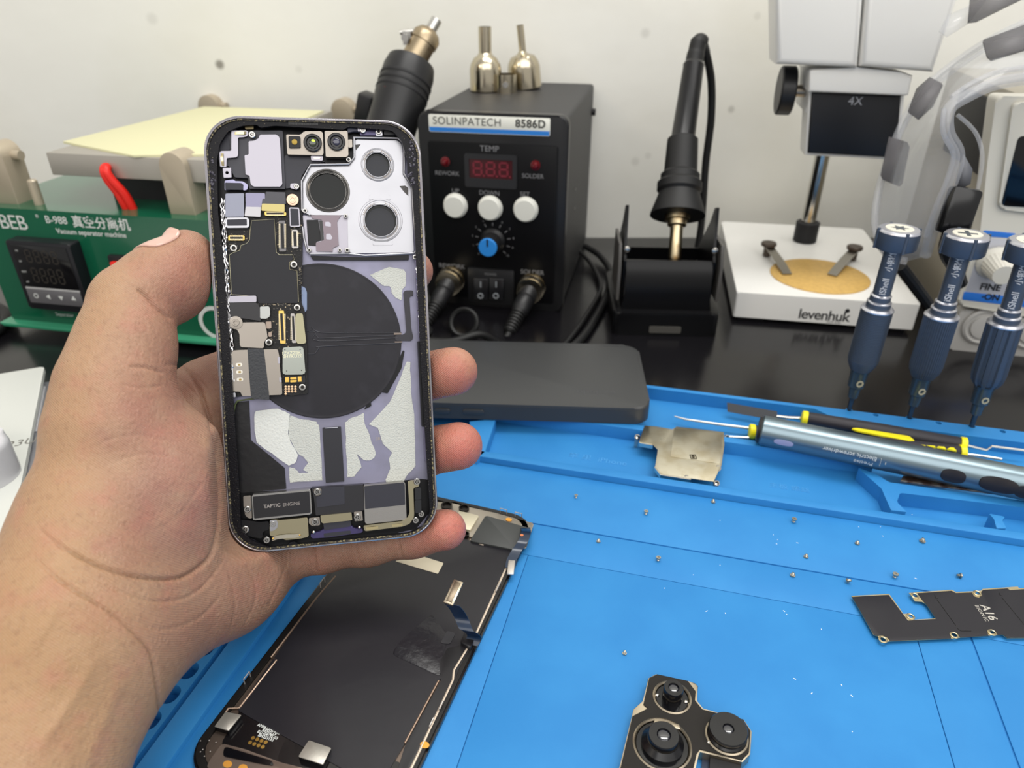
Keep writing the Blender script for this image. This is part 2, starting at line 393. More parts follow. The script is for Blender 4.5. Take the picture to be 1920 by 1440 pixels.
for cx, cy, lbn in ((440, 636, 'red indicator lamp over left legend'), (820, 651, 'red indicator lamp over right legend')):
    x, z = sf(cx, cy); MB().lathe([(3.4, 0), (3.4, .8), (2.4, .9), (2.3, 2.6), (1.6, 3.7), (0, 4.1)], (x, -.4, z), (0, -1, 0), 20).build('indicator_lamp', M('red_led', (92, 9, 17), .2, coat=.4), st)
for cx, cy in ((480, 824), (627, 834), (777, 840)):
    x, z = sf(cx, cy, 2); MB().lathe([(8.9, 0), (8.9, 1.2), (7.6, 1.8), (8.0, 2.0), (8.0, 4), (7.2, 4.8), (0, 5)], (x, -.3, z), (0, -1, 0), 32).build('push_button', M('button_white', (214, 214, 206), .4), st)
x, z = sf(640, 968)
kn = MB().lathe([(9.2, 0), (9.2, 1.5), (7.2, 3.5), (6.8, 15), (6.6, 15.6)], (x, -.4, z), (0, -1, 0), 48, 24, .35).build('dial_knob', BLACK, st)
MB().lathe([(6.6, 0), (6.6, 1.2), (6.2, 1.6), (0, 1.7)], (x, -15.8, z), (0, -1, 0), 32).build('blue_cap', M('cap_blue', (40, 130, 210), .45), kn)
MB().box(x - .5, x + .5, -17.9, -17.3, z + 1, z + 6.3).build('pointer', BLACKM, kn)
tk = MB()
for i in range(11):
    an = math.radians(-225 + 270 / 10 * i) if False else math.radians(225 - 27 * i)
    for r0, r1 in ((10.8, 13.2),):
        p0 = (x + math.cos(an) * r0, z + math.sin(an) * r0); p1 = (x + math.cos(an) * r1, z + math.sin(an) * r1); nx = (-math.sin(an) * .25, math.cos(an) * .25)
        tk.prism([(p0[0] - nx[0], p0[1] - nx[1]), (p1[0] - nx[0], p1[1] - nx[1]), (p1[0] + nx[0], p1[1] + nx[1]), (p0[0] + nx[0], p0[1] + nx[1])], .5, .56, rot=XR)
tk.build('dial_ticks', INKG, st)
for i in range(11):
    an = math.radians(225 - 27 * i); text(str(i), 2.2, (x + math.cos(an) * 15.4, -.56, z + math.sin(an) * 15.4), (1, 0, 0), (0, 0, 1), INKG, st, 'dial_number', depth=.03)
a = sf(535, 1080); b_ = sf(730, 1240)
sw = MB().prism(rrect(a[0], b_[0], b_[1], a[1], 1.5), 0, 2, .5, rot=XR).build('switch_plate', M('switch_plate', (28, 28, 30), .35), st)
text('POWER', 2.6, ((a[0] + b_[0]) / 2, -2.1, a[1] - 4), (1, 0, 0), (0, 0, 1), INKG, sw, 'panel_text', depth=.03)
for cx in (592, 657):
    x, z = sf(cx, 1172, 2)
    r = MB().box(-5.6, 5.6, -3.2, 0, -8.2, 8.2, rot=Matrix.Translation((x, -2, z)) @ Matrix.Rotation(math.radians(-9), 4, 'X'), bev=.6).build('rocker_switch', M('rocker', (22, 22, 25), .25), sw)
    mk = MB().box(x - .35, x + .35, -5.1, -4.4, z + 2.2, z + 6.5)
    mk.lathe([(2.2, 0), (2.2, .5), (1.5, .5), (1.5, 0)], (x, -6.1, z - 4.2), (0, -1, 0), 20); mk.build('switch_mark', M('mark_grey', (150, 155, 160), .5), r)
plugs = []
for cx, cy in ((463, 1135), (803, 1165)):
    x, z = sf(cx, cy, 3); plugs.append((x, z))
    s_ = MB().lathe([(10.2, 0), (10.2, 2.5), (9, 2.6), (9, 5), (9.9, 5.2), (9.9, 8.5), (8.7, 8.7), (8.7, 11.2), (9.4, 11.4), (9.4, 13), (7, 13.2)], (x, -.4, z), (0, -1, 0), 40).build('socket', NICKEL, st)
for x in (-SW / 2 + 4, SW / 2 - 4):
    for y in (8, SD - 12): MB().cyl((x, y, 0), (0, 0, -1), 4, .01 + 0).build('rubber_foot', RUBBER, st) if False else None
sv = MB()
for z in (60, 75): sv.prism([(0, z), (5, z), (5, z + 2), (0, z + 2)], 0, .3, rot=Matrix.Translation((SW / 2 + .1, 60, 0)) @ Matrix.Rotation(math.radians(90), 4, 'Z') @ XR)
sv.build('side_slot', BLACKG, st)
MB().cyl((SW / 2, SD - 4, SH - 22), (1, 0, 0), 3, 3).build('side_screw', BLACKM, st)
def sloc(x, y, z): return tuple(so + SX * x + SB * y + np.array([0, 0, z]))
def sl(p): q = np.array(p) - so; return (q @ SX, q @ SB, q[2])

# ---------------------------------------------------------------- air nozzles on the station
ztop = SH + TABLE
for (px, py), rb, hb, rt, ht, lean, nm in (((911, 171), 12.6, 23, 5.0, 19.5, (0, 0), 'wide-spouted shiny nickel air nozzle, left of the three on the station'),
        ((986, 166), 13.2, 23, 2.9, 20, (-.12, .0), 'narrow-spouted shiny nickel air nozzle, right one on the station'),
        ((948, 173), 9, 13.5, 0, 0, (0, 0), 'short nickel ring nozzle between the two tall nozzles')):
    p = gp(px, py, ztop); 
    t = thing('air_nozzle', nm, 'nozzle', p, 0, 'air nozzles on the rework station')
    ax = (lean[0], lean[1], 1)
    if rt:
        MB().lathe([(rb * .93, 0), (rb, 1), (rb, hb - 7), (rb * .93, hb - 3), (rb * .72, hb + 1.5), (rt + 1.5, hb + 3.2), (rt, hb + 5)], (0, 0, 0), ax, 40).build('body', NICKEL, t)
        MB().lathe([(rt, 0), (rt, ht), (rt - .7, ht), (rt - .7, ht - 6), (0, ht - 6)], (lean[0] * hb, 0, hb + 4), ax, 28).build('spout', NICKEL, t)
    else:
        MB().lathe([(rb, 0), (rb, hb), (rb - .8, hb), (rb - .8, 1), (0, 1)], (0, 0, 0), ax, 32).build('body', NICKEL, t)
        MB().cyl((0, -rb, hb * .5), (0, -1, 0), 2.2, 2).build('clamp_screw', STEEL, t)

# ---------------------------------------------------------------- hot air gun in its cradle left of the station
def lp(p): return Vector(p)
Yg = 545.0
g0 = yp(705, 330, 520); g1 = yp(772, 118, 570); ax = Vector(g1 - g0); L = ax.length; ax.normalize()
hg = thing('hot_air_gun', 'black hot air gun with red sticker held nozzle up beside the station', 'hot air gun', g0)
prof = [(15, -60), (17, -10), (17.5, 20), (18.2, L - 38), (19, L - 30), (19, L - 8), (17.4, L - 1), (12, L + 1)]
MB().lathe(prof, (0, 0, 0), ax, 40).build('handle', BLACK, hg)
gr = MB()
for k in range(3): gr.lathe([(19.3, 0), (19.5, .8), (19.5, 1.6), (19.3, 2.4)], ax * (L - 27 + 5 * k), ax, 40)
gr.build('grip_ridge', BLACKM, hg)
tip = Vector(yp(818, 38, 584) - g0); a2 = (tip - ax * L).normalized(); LB = (tip - ax * L).length
MB().lathe([(9.5, 0), (9.5, LB * .45), (10.3, LB * .46), (10.3, LB * .62), (8, LB * .72), (4.5, LB * .78)], ax * L, a2, 36).build('barrel', M('warm_metal', (168, 152, 126), .35, 1, mottle=(14, (120, 100, 80), .5, .7)), hg)
MB().lathe([(4.2, 0), (4.2, LB * .24), (3.3, LB * .24), (3.3, LB * .1)], ax * L + a2 * LB * .77, a2, 24).build('nozzle_tip', STEEL, hg)
cp = ax * L + a2 * LB * .5
cl = MB(); cl.box(-15, -9, -3, 3, -2, 7, rot=Matrix.Translation(cp)); cl.cyl(cp + Vector((-17, 0, 6)), (1, 0, .1), 1.8, 10, 14); cl.cyl(cp + Vector((-13, -4, 3)), (0, -1, 0), 2.6, 4, 14); cl.build('clamp_screw', STEEL, hg)
# sticker: curved patch on the handle
stp = Vector(yp(722, 150, 530) - g0); hgt = stp.dot(ax)
def patch(ax, r, h0, h1, a0, a1, th, n=8):
    m = bmesh.new(); q = ax.to_track_quat('Z', 'Y').to_matrix(); rows = []
    for i in range(n + 1):
        a = a0 + (a1 - a0) * i / n; d = q @ Vector((math.cos(a), math.sin(a), 0))
        rows.append([m.verts.new(d * rr + ax * hh_) for rr, hh_ in ((r, h0), (r, h1), (r + th, h1), (r + th, h0))])
    for A, B in zip(rows, rows[1:]):
        for k in range(4): m.faces.new((A[k], A[(k + 1) % 4], B[(k + 1) % 4], B[k]))
    m.faces.new(rows[0]); m.faces.new(rows[-1][::-1]); bmesh.ops.recalc_face_normals(m, faces=m.faces); return m
qm = ax.to_track_quat('Z', 'Y').to_matrix(); dl = qm.inverted() @ Vector((-.55, -.83, 0)); an = math.atan2(dl.y, dl.x)
mbx = MB(); mbx.add(patch(ax, 18.3, hgt + 1, hgt + 20, an - .55, an + .3, .6)); mbx.build('red_sticker', M('red_sticker', (230, 70, 58), .5), hg)
cr_ = thing('gun_cradle', 'black cradle bracket holding the hot air gun on the station side', 'holder', sloc(-SW / 2, 60, 0), SR)
cm = MB(); cm.box(-6, 0, -18, 18, 60, 118, bev=1); cm.box(-52, -47, -16, 16, 86, 121, bev=1); cm.box(-50, 0, -18, 18, 82, 87, bev=1); cm.build('bracket', BLACK, cr_)
p = Vector(yp(682, 205, 560)) - Vector(sloc(-SW / 2, 60, 0))
MB().box(-6, 6, -8, 8, -16, 10, rot=Matrix.Translation(p) @ Matrix.Rotation(.3, 4, 'Y'), bev=2).build('hook', BLACK, cr_)
MB().tube([(-49, 0, 100), tuple(p + Vector((-2, 6, -30))), tuple(p + Vector((0, 2, -8)))], 3, 10).build('hook_arm', BLACK, cr_)

# ---------------------------------------------------------------- cords plugged into the station
def cord(name, lab, pts, r, plug, n=14, k=8, cat='cable'):
    bpy.context.view_layer.update()
    t = bpy.data.objects.new(name, None); col.objects.link(t); t.empty_display_size = .01; t.parent = lab
    iv = lab.matrix_world.inverted(); pts = [iv @ (Vector(p) * S) / S for p in pts]; o = pts[0]; t.location = o * S
    P = [Vector(p) - o for p in pts]; d = (P[1] - P[0]).normalized()
    if plug:
        MB().lathe([(7.0, -1), (7.0, 8), (6.2, 9), (6.6, 11), (6.2, 20), (5, 22)], (0, 0, 0), d, 28).build('plug', BLACK, t)
        rb = MB(); rb.lathe(sum([[(5.4 - .12 * i, 22 + 2.6 * i), (5.4 - .12 * i, 23.5 + 2.6 * i), (4.3 - .1 * i, 23.6 + 2.6 * i), (4.3 - .1 * i, 24.5 + 2.6 * i)] for i in range(7)], []), (0, 0, 0), d, 24); rb.build('strain_relief', RUBBER, t)
    MB().tube(smoothp(P, k), r, n).build('cord', RUBBER, t)
    return t

# ---------------------------------------------------------------- vacuum separator (green) on the left
def zfor(xy, py):
    lo, hi = -20, 600
    for _ in range(40):
        m = (lo + hi) / 2; p = np.array([xy[0], xy[1], m]) - CAMP
        d = p @ np.array([0, CS, -SN]); y = 720 - FPX * (p @ np.array([0, SN, CS])) / d
        if y > py: lo = m
        else: hi = m
    return m
def yawv(a): a = math.radians(a); return np.array([math.cos(a), math.sin(a), 0.])
VX = yawv(-10.9); vo = gp(24, 598, 3); VF = Frame(vo, VX, (0, 0, 1))
VB = np.array([-VX[1], VX[0], 0])
vs = thing('vacuum_separator', 'green metal screen separating machine with controller and raised heated bed', 'repair machine', vo, math.radians(-10.9))
def vt(cx, cy, off=0): return VF.t(cx / 2.881, 150 + cy / 2.881, off)
GREEN = M('green_enamel', (18, 88, 62), .16, coat=.3, bump=(1.5, .01))
VH = vt(0, 690)[1]; VW = 205
MB().prism(rrect(0, VW, 0, VH, 2), -185, 0, rot=XR).build('housing', GREEN, vs)
MB().box(-5, VW + 5, -7, 190, -2.5, 0, bev=.5).build('base_flange', M('green_enamel_light', (52, 140, 105), .2), vs)
for x, y in ((40, 25), (VW - 20, 25), (40, 165), (VW - 20, 165)): MB().cyl((x, y, -2), (0, 0, -1), 7, 6).build('rubber_foot', RUBBER, vs)
def vtext(s_, cx, cy, size, name='panel_text', **k):
    x, z = vt(cx, cy); return text(s_, size, (x, -.1, z), (1, 0, 0), (0, 0, 1), INKW, vs, name, depth=.05, **k)
vtext('BEB', 70, 772, 13.5, align='CENTER', space=.95)
vtext('®', 200, 736, 3)
vtext('B-988', 303, 758, 6.8, bold=.05)
vtext('真空分离机', 545, 778, 8.3, bold=.12)
vtext('Vacuum separator machine', 492, 828, 4.6, bold=.06)
vtext('Separator', 350, 1268, 3.6); vtext('Start', 1050, 1232, 4.6)
x, z = vt(1165, 1312); MB().lathe([(12, 0), (12, .3), (9.3, .3), (9.3, 0)], (x, 0, z), (0, -1, 0), 36).build('printed_ring', INKW, vs)
# controller
c = [vt(38, 868, 9), vt(395, 888, 9), vt(470, 1255, 9), vt(150, 1235, 9)]
cx0 = (c[0][0] + c[3][0]) / 2; cx1 = (c[1][0] + c[2][0]) / 2; cz0 = (c[2][1] + c[3][1]) / 2; cz1 = (c[0][1] + c[1][1]) / 2
ct = MB().prism(rrect(cx0, cx1, cz0, cz1, 1.5), 0, 9, .8, rot=XR).build('controller', M('controller_black', (24, 24, 28), .3), vs)
def cc(u, v): return (cx0 + (cx1 - cx0) * u, cz1 + (cz0 - cz1) * v)
def crect(u0, u1, v0, v1, name, mat, y0, y1, r=.6, par=ct):
    a = cc(u0, v0); b = cc(u1, v1); return MB().prism(rrect(a[0], b[0], b[1], a[1], r), y0, y1, .1, rot=XR).build(name, mat, par)
crect(.07, .93, .05, .66, 'display_window', M('dark_glass', (12, 11, 13), .1), 9, 9.3)
crect(.07, .93, .69, .9, 'keypad', M('keypad_grey', (96, 95, 98), .5), 9, 9.5)
crect(.07, .93, .665, .695, 'bright_strip', M('strip_grey', (176, 176, 176), .4), 9, 9.5, .1)
sg = MB()
for r_, (v0, hgt) in enumerate(((.12, .17), (.38, .2))):
    for k in range(4):
        p = cc(.26 + .135 * k, v0 + hgt); seven(sg, p[0], p[1], (cx1 - cx0) * .08, (cz1 - cz0) * hgt, .8, 9.3, 9.4, XR)
sg.build('digit_segments', M('dim_digits', (50, 46, 40), .4), ct)
ar = MB()
for k, u in enumerate((.2, .4, .6, .8)):
    p = cc(u, .79)
    if k == 0: ar.lathe([(1.8, 0), (1.8, .1), (1.2, .1), (1.2, 0)], (p[0], -9.6, p[1]), (0, -1, 0), 16)
    else:
        a0 = {1: 180, 2: -90, 3: 90}[k]
        ar.prism([(p[0] + 2 * math.cos(math.radians(a0 + 120 * i)), p[1] + 2 * math.sin(math.radians(a0 + 120 * i))) for i in range(3)], 9.5, 9.7, rot=XR)
ar.build('key_arrows', INKW, ct)
for i, s_ in enumerate(('PV', 'SV', 'OUT', 'AT')):
    p = cc(.14, .14 + .15 * i); text(s_, 1.8, (p[0], -9.35, p[1]), (1, 0, 0), (0, 0, 1), INKW, ct, 'panel_text', depth=.03)
# rocker
a = vt(580, 945, 2); b_ = vt(790, 1130, 2)
sp_ = MB().prism(rrect(a[0], b_[0], b_[1], a[1], 1), 0, 2.5, .5, rot=XR).build('switch_frame', BLACK, vs)
MB().box(a[0] + 2.5, b_[0] - 2.5, -5.5, -2, b_[1] + 3, a[1] - 3.5, bev=1).build('red_rocker', M('red_rocker', (222, 38, 26), .3), sp_)
# bed and brackets (local x, y back, z)
ZB = 117.0
def vl(p): q = np.array(p) - vo; return (q @ VX, q @ VB, q[2])
bl = vl(gp(85, 286, ZB)); bk = vl(gp(364, 199, ZB)); br = vl(gp(350, 296, ZB))
ALU = M('aluminium_bed', (170, 165, 156), .38, .45, bump=(1.2, .01), rvar=.1)
x0, x1, y0, y1 = bl[0], bl[0] + 114, bl[1], bk[1]
ZL = ZB - vo[2]
bed = MB().box(x0, x1, y0, y1, ZL - 14, ZL, bev=.6).build('heated_bed', ALU, vs)
ym = [vl(gp(x, y, ZB + 1)) for x, y in ((118, 266), (250, 292))]
e1 = Vector(ym[1][:2]); e0 = Vector(ym[0][:2]); d = (e1 - e0)
MB().prism([(e0.x, e0.y), (e1.x, e1.y), (x1 + 1, e1.y + 14), (x1 - 4, y1 - 8), (e0.x + 12, y1 - 8)], ZL, ZL + 1.4, .4).build('heat_mat', M('cream_silicone', (205, 202, 164), .6, bump=(6, .1)), bed)
BEIGE = M('beige_enamel', (176, 164, 144), .35, .3)
def bracket(x, y, w_, d_, z0, z1, name='bracket'):
    m = MB(); pts = [(-w_ / 2, z0), (w_ / 2, z0)] + [(w_ / 2 * math.cos(math.radians(a)), z1 - w_ / 2 + w_ / 2 * math.sin(math.radians(a))) for a in range(0, 181, 15)]
    m.prism(pts, -d_, 0, .5, rot=Matrix.Translation((x, y, 0)) @ XR); m.cyl((x, y + d_ * .6, z1 - w_ / 2), (1, 0, 0), 3, 14); return m.build(name, BEIGE, vs)
lb_ = vl(yp(28, 372, 470)); wz = zfor((vo + VX * 0)[:2] , 270)
for px, zt_px, bx in ((26, 269, None), (357, 286, None)):
    p = vl(yp(px, 372, 470 if px < 100 else 450)); X_, Y_ = p[0], 9
    w0 = vo + VX * X_ + VB * Y_
    bracket(X_, Y_, 17.5, 16, VH - 2, zfor(w0[:2], zt_px) - vo[2])
MB().cyl((vl(yp(76, 360, 466))[0], 12, VH - 1), (0, 0, 1), 3, 17, bev=.8).build('post', BEIGE, vs)
for px, py, Yk in ((384, 196, 652), (636, 203, 640)):
    p = vl(yp(px, py, Yk)); bracket(p[0], p[1] + 4, 19, 12, VH - 2, p[2] + 7)
# dark block standing in for the shadow in the gap below the bed
MB().box(x0 + 22, x1 - 6, y0 + 22, y1 - 10, VH, ZL - 14).build('heater_block', M('heater_dark', (34, 34, 36), .5), vs)
rw = vl(yp(219, 310, 462)); rx = rw[0]
for i, dx in enumerate((0, 4.6)):
    MB().tube(smoothp([(rx - 1 + dx * .2, y0 + 4, ZL - 7), (rx + dx * .3, y0 - 3, ZL - 8), (rx + 1 + dx * .6, y0 - 3.5, ZL - 14), (rx + 4 + dx, y0 - 1, ZL - 24), (rx + 6 + dx, y0 + 1, VH - 3)], 6), 2.7, 12).build('red_wire', M('red_silicone', (222, 36, 26), .4), vs)
tag(MB().tube(smoothp([gp(-60, 560, -2), gp(-10, 575, 0), gp(12, 590, 0), gp(4, 612, -1), gp(-40, 640, -2)], 8), 4, 12).build('black_cable', RUBBER), 'black cable at the left edge below the green machine', 'cable')

# ---------------------------------------------------------------- soldering iron stand and iron
IX = yawv(-3); io = (gp(1147, 629, TABLE) + gp(1344, 631, TABLE)) / 2; IB = np.array([-IX[1], IX[0], 0])
IF = Frame(io, IX, (0, 0, 1))
ist = thing('iron_stand', 'black folded metal soldering iron stand with open cup', 'stand', io, math.radians(-3))
def it(cx, cy, off=0): return IF.t(1100 + cx / 2.25, 40 + cy / 2.25, off)
BLK2 = M('black_enamel', (12, 12, 14), .3, spec=.25)
MB().prism(rrect(-36.5, 36.5, 0, 82, 5), 0, 17, 1.5).build('base', BLK2, ist)
sl_ = MB().prism(rrect(-11, 11, 2.5, 7.5, 1), 0, .6, rot=XR).build('base_slot', M('slot_grey', (74, 72, 68), .5), ist)
w2 = 30
def iz(cx, cy, yy):                        # local height at a point lying yy behind the front plane
    return IF.t(1100 + cx / 2.25, 40 + cy / 2.25, -yy)
top = iz(345, 1010, 14)[1]; 
fpts = [(14, top), (9, top - 6), (7, top - 22), (7, 17)]       # front plate profile (y, z)
fp_ = MB()
m = bmesh.new(); xs = (-31, 31); vv = [[m.verts.new((x * (1 - .06 * (z > 25)), y, z)) for x in xs] for y, z in fpts]; vb = [[m.verts.new((x * (1 - .06 * (z > 25)), y + 1.6, z)) for x in xs] for y, z in fpts]
for A, B in zip(vv, vv[1:]): m.faces.new((A[0], B[0], B[1], A[1]))
for A, B in zip(vb, vb[1:]): m.faces.new((A[1], B[1], B[0], A[0]))
m.faces.new((vv[0][0], vv[0][1], vb[0][1], vb[0][0]))
for k in (0, 1):
    for i in range(3): m.faces.new((vv[i][k], vb[i][k], vb[i + 1][k], vv[i + 1][k]))
bmesh.ops.recalc_face_normals(m, faces=m.faces); fp_.add(m); fp_.build('front_plate', BLK2, ist)
e0 = iz(222, 765, 30); e1 = iz(530, 775, 30)
for sx, ex in ((-1, e0), (1, e1)):
    q = MB(); Rm = Matrix.Rotation(math.radians(90), 4, 'Y').inverted()
    prof_ = [(12, 17), (12, top), (16, top + 4), (24, ex[1]), (30, ex[1] - 2), (38, ex[1] - 14), (64, top - 6), (70, 17)]
    R2 = Matrix(((0, 0, 1, 0), (1, 0, 0, 0), (0, 1, 0, 0), (0, 0, 0, 1)))
    q.prism(prof_, 29.2 if sx > 0 else -31, 31 if sx > 0 else -29.2, rot=R2); q.build('side_wall', BLK2, ist)
    q = MB(); q.prism([(6, 24), (6, top - 2), (12, top + 12), (46, top + 12), (46, 24)], 33 if sx > 0 else -35, 35 if sx > 0 else -33, rot=R2); q.build('side_plate', M('stand_grey', (72, 70, 68), .35), ist)
    MB().lathe([(2.2, 0), (2.2, .6), (0, 1.6)], (sx * 29.5, 13, top + 8), (0, -1, 0), 16).build('rivet', CHROME, ist)
MB().box(-30, 30, 64, 66, 17, top - 8).build('back_wall', BLK2, ist)
MB().box(-30, 30, 14, 64, 17, 20).build('cup_floor', BLACKM, ist)
# iron
p0 = Vector(yp(1100 + 340 / 2.25, 40 + 1000 / 2.25, io[1] + 24)); p1 = Vector(yp(1100 + 392 / 2.25, 40 + 690 / 2.25, io[1] + 52)); 
ir = thing('soldering_iron', 'black soldering iron resting tip down in its stand', 'soldering iron', p1)
ax = (p1 - p0).normalized()
def pxlen(px, py, Y): return Vector(yp(px, py, Y)) - p1
e = lambda cx, cy, dy: Vector(yp(1100 + cx / 2.25, 40 + cy / 2.25, io[1] + dy)) - p1
H1 = (e(405, 500, 70)); H2 = (e(452, 180, 98))
k1 = H1.length; axh = H1.normalized()
MB().lathe([(19, -22), (18.6, -20), (15.6, -11), (14, -6), (15.5, -4), (15.5, 1), (13.5, 3), (13.5, 7), (11.5, 9), (10.6, k1), (9.5, k1 + 1)], (0, 0, 0), axh, 36).build('grip', RUBBER, ir)
kk = (H2 - H1).length
MB().lathe([(9, 0), (8.3, 2), (7.2, kk - 2), (7.4, kk - 1), (6.4, kk + 1)], H1, (H2 - H1), 32).build('handle', BLACKG if False else M('handle_black', (20, 20, 22), .3), ir)
MB().tube(smoothp([H2, e(462, 130, 102), e(474, 84, 105), e(490, 92, 108), e(505, 140, 112)], 6), [6.2] * 6 + [5.8] * 6 + [5] * 6 + [3.2] * 6 + [2.6], 16).build('strain_relief', RUBBER, ir)
MB().tube(smoothp([e(482, 86, 106), e(505, 140, 110), e(526, 260, 118), e(524, 420, 122), e(502, 600, 124), e(490, 780, 124), e(478, 900, 124), e(450, 1050, 121)], 8), 2.9, 12).build('cord', RUBBER, ir)
nd = -axh
MB().lathe([(8.6, 22), (8.6, 25), (6.6, 25.5), (6.6, 29), (4.4, 30), (4.4, 52), (3.3, 54), (1, 66)], (0, 0, 0), nd, 28).build('heater_sleeve', M('sleeve_metal', (196, 182, 150), .3, 1, mottle=(12, (150, 120, 80), .5, .65)), ir)

# cords plugged into the station
pl, pr = plugs
s0 = sloc(pr[0], -9, pr[1]); s1 = sloc(pr[0] - 6, -32, pr[1] - 13)
e = lambda x, y, z: tuple(gp(x, y, z))
cord('iron_cord', ir, [s0, s1, sloc(pr[0] - 12, -52, pr[1] - 23), e(900, 627, 3), e(850, 640, 1), e(800, 640, 0), e(700, 640, 0), e(560, 632, 0)], 2.6, True)
s0 = sloc(pl[0], -9, pl[1]); s1 = sloc(pl[0] - 6, -32, pl[1] - 13)
cord('hot_air_hose', hg, [s0, s1, sloc(pl[0] - 12, -50, pl[1] - 28), e(800, 620, 2), e(770, 612, 1), e(700, 604, 0), e(600, 600, 0)], 4.2, True)
lp_ = MB(); lp_.lathe([(9.5, 0), (10.8, 1), (10.8, 4), (9.5, 5), (8, 4), (8, 1), (9.5, 0)], e(872, 606, TABLE + 6), (-.2, -.8, .55), 30)
tag(lp_.build('rubber_cap', RUBBER), 'round black rubber dust cap hanging under the left socket', 'cap')
# grey cord on the bench right of the station
cord('mains_cord', st, [e(1098, 462, 1), e(1125, 480, -1), e(1146, 515, -2), e(1135, 560, -2), e(1108, 610, -2), e(1085, 640, -2), e(1060, 660, -2)], 2.8, False)
cord('thin_cord', st, [e(1085, 470, 1), e(1110, 498, -2), e(1126, 540, -2), e(1100, 590, -2), e(1072, 630, -2), e(1050, 655, -2)], 1.8, False)

# ---------------------------------------------------------------- stereo microscope
MZ = 17.0
mp = [gp(1382, 548, MZ), gp(1727, 572, MZ), gp(1363, 413, MZ)]
mo = np.array([*mp[0][:2], TABLE]); MXv = mp[1] - mp[0]; MW = np.linalg.norm(MXv); myaw = math.atan2(MXv[1], MXv[0]); MXv /= MW; MBv = np.array([-MXv[1], MXv[0], 0])
ms = thing('microscope', 'white stereo microscope on a square base with black 4X head', 'microscope', mo, myaw)
def mL(p): q = np.array(p) - mo; return (q @ MXv, q @ MBv, q[2])
HB = MZ - TABLE
WHT = M('white_enamel', (226, 225, 221), .3, bump=(3, .01))
MB().prism(rrect(0, MW, 0, 172, 2), 3, HB, 1.5, seg=3).build('base', WHT, ms)
for x, y in ((4, 4), (MW - 22, 4), (4, 150), (MW - 22, 150)): MB().box(x, x + 18, y, y + 14, 0, 3).build('foot', BLACKM, ms)
q = mL(gp(1536, 518, MZ)); MB().lathe([(35.5, 0), (35.5, .8), (34.8, 1.2), (0, 1.2)], (q[0], q[1], HB), (0, 0, 1), 64).build('stage_plate', M('tan_stage', (206, 168, 94), .5, bump=(.8, .02), mottle=(3, (196, 158, 88), .4, .6)), ms)
for (a, b, ex) in (((1476, 514), (1441, 461), 1), ((1560, 516), (1602, 468), -1)):
    pa = Vector(mL(gp(*a, MZ + 2))); pb = Vector(mL(gp(*b, MZ + 9)))
    c_ = MB(); w_ = (pb - pa).cross(Vector((0, 0, 1))); c_.ribbon([pa, pa.lerp(pb, .3) + Vector((0, 0, 1)), pb], w_, 7, .8); cl_ = c_.build('stage_clip', M('clip_steel', (150, 146, 138), .3, 1), ms)
    MB().cyl(pb + Vector((0, 0, -8)), (0, 0, 1), 3.2, 8).build('clip_post', M('post_dark', (84, 74, 66), .4, .6), cl_); MB().cyl(pb + Vector((0, 0, 0)), (0, 0, 1), 6, 3, bev=.6).build('clip_knob', M('post_dark', (84, 74, 66), .4, .6), cl_)
pc = mL(gp(1508, 452, MZ)); pz = 330
MB().cyl((pc[0], pc[1], HB), (0, 0, 1), 9.5, 17, bev=.6).build('pillar_collar', BLACKM, ms)
MB().cyl((pc[0], pc[1], HB + 10), (0, 0, 1), 5.8, 300).build('pillar', CHROME, ms)
YH = 38.0                                   # head front plane, behind the base front
HF = Frame(mo + MBv * YH, MXv, (0, 0, 1))
def ht_(px, py, off=0): return HF.t(px, py, off)
def headpart(name, pts, d0, d1, mat, bev=1.2, off=0):
    P = [ht_(x, y, off) for x, y in pts]; return MB().prism(P, -d1, off, bev, rot=Matrix.Translation((0, YH, 0)) @ XR, seg=3).build(name, mat, ms)
blk = headpart('objective_housing', [(1523, 174), (1690, 180), (1680, 296), (1515, 287)], 0, 20, M('objective_black', (16, 17, 22), .35), 1)
rim_ = headpart('objective_rim', [(1517, 168), (1697, 174), (1686, 301), (1509, 291)], 0, 24, WHT, 1, off=-3)
headpart('head_body', [(1518, 133), (1525, 130), (1605, 126), (1690, 136), (1712, 142), (1704, 178), (1697, 180), (1516, 172)], 0, 34, WHT, 1.6, off=6)
p = ht_(1604, 190); text('4X', 7.5, (p[0], YH - .1, p[1]), (1, 0, 0), (0, 0, 1), M('label_pale', (150, 152, 158), .5), blk, 'magnification_text', depth=.05)
headpart('eyepiece_tube', [(1452, -160), (1632, -160), (1609, 127), (1455, 121)], 0, 24, WHT, 4, off=12)
headpart('eyepiece_tube', [(1638, -160), (1850, -160), (1751, 136), (1613, 125)], 0, 24, WHT, 4, off=12)
p = ht_(1476, 170, -20); kb = MB().lathe([(15, 0), (16, 1), (16, 9), (15, 10), (0, 10)], (p[0] - 6, YH + 20, p[1]), (1, 0, 0), 48, 24, .5).build('focus_knob', BLACK, ms)
MB().cyl((p[0] + 2, YH + 20, p[1]), (1, 0, 0), 4, 22).build('focus_shaft', M('shaft_metal', (170, 160, 145), .3, 1), ms)
MB().box(p[0] + 12, p[0] + 26, YH + 6, YH + 50, p[1] - 12, p[1] + 14, bev=1).build('focus_bracket', WHT, ms)
bk_ = MB(); bk_.box(pc[0] - 14, pc[0] + 14, YH + 40, pc[1] + 16, p[1] - 22, p[1] + 26, bev=2); bk_.build('arm', WHT, ms)
MF = Frame(mo, MXv, (0, 0, 1)); p = MF.t(1545, 592)
b1 = MB(); INKD = M('logo_ink', (30, 30, 32), .5)
text('levenhuk', 10.5, (p[0], -.1, p[1]), (1, 0, 0), (0, 0, 1), INKD, ms, 'lettering', depth=.05, bold=.12, space=.92)
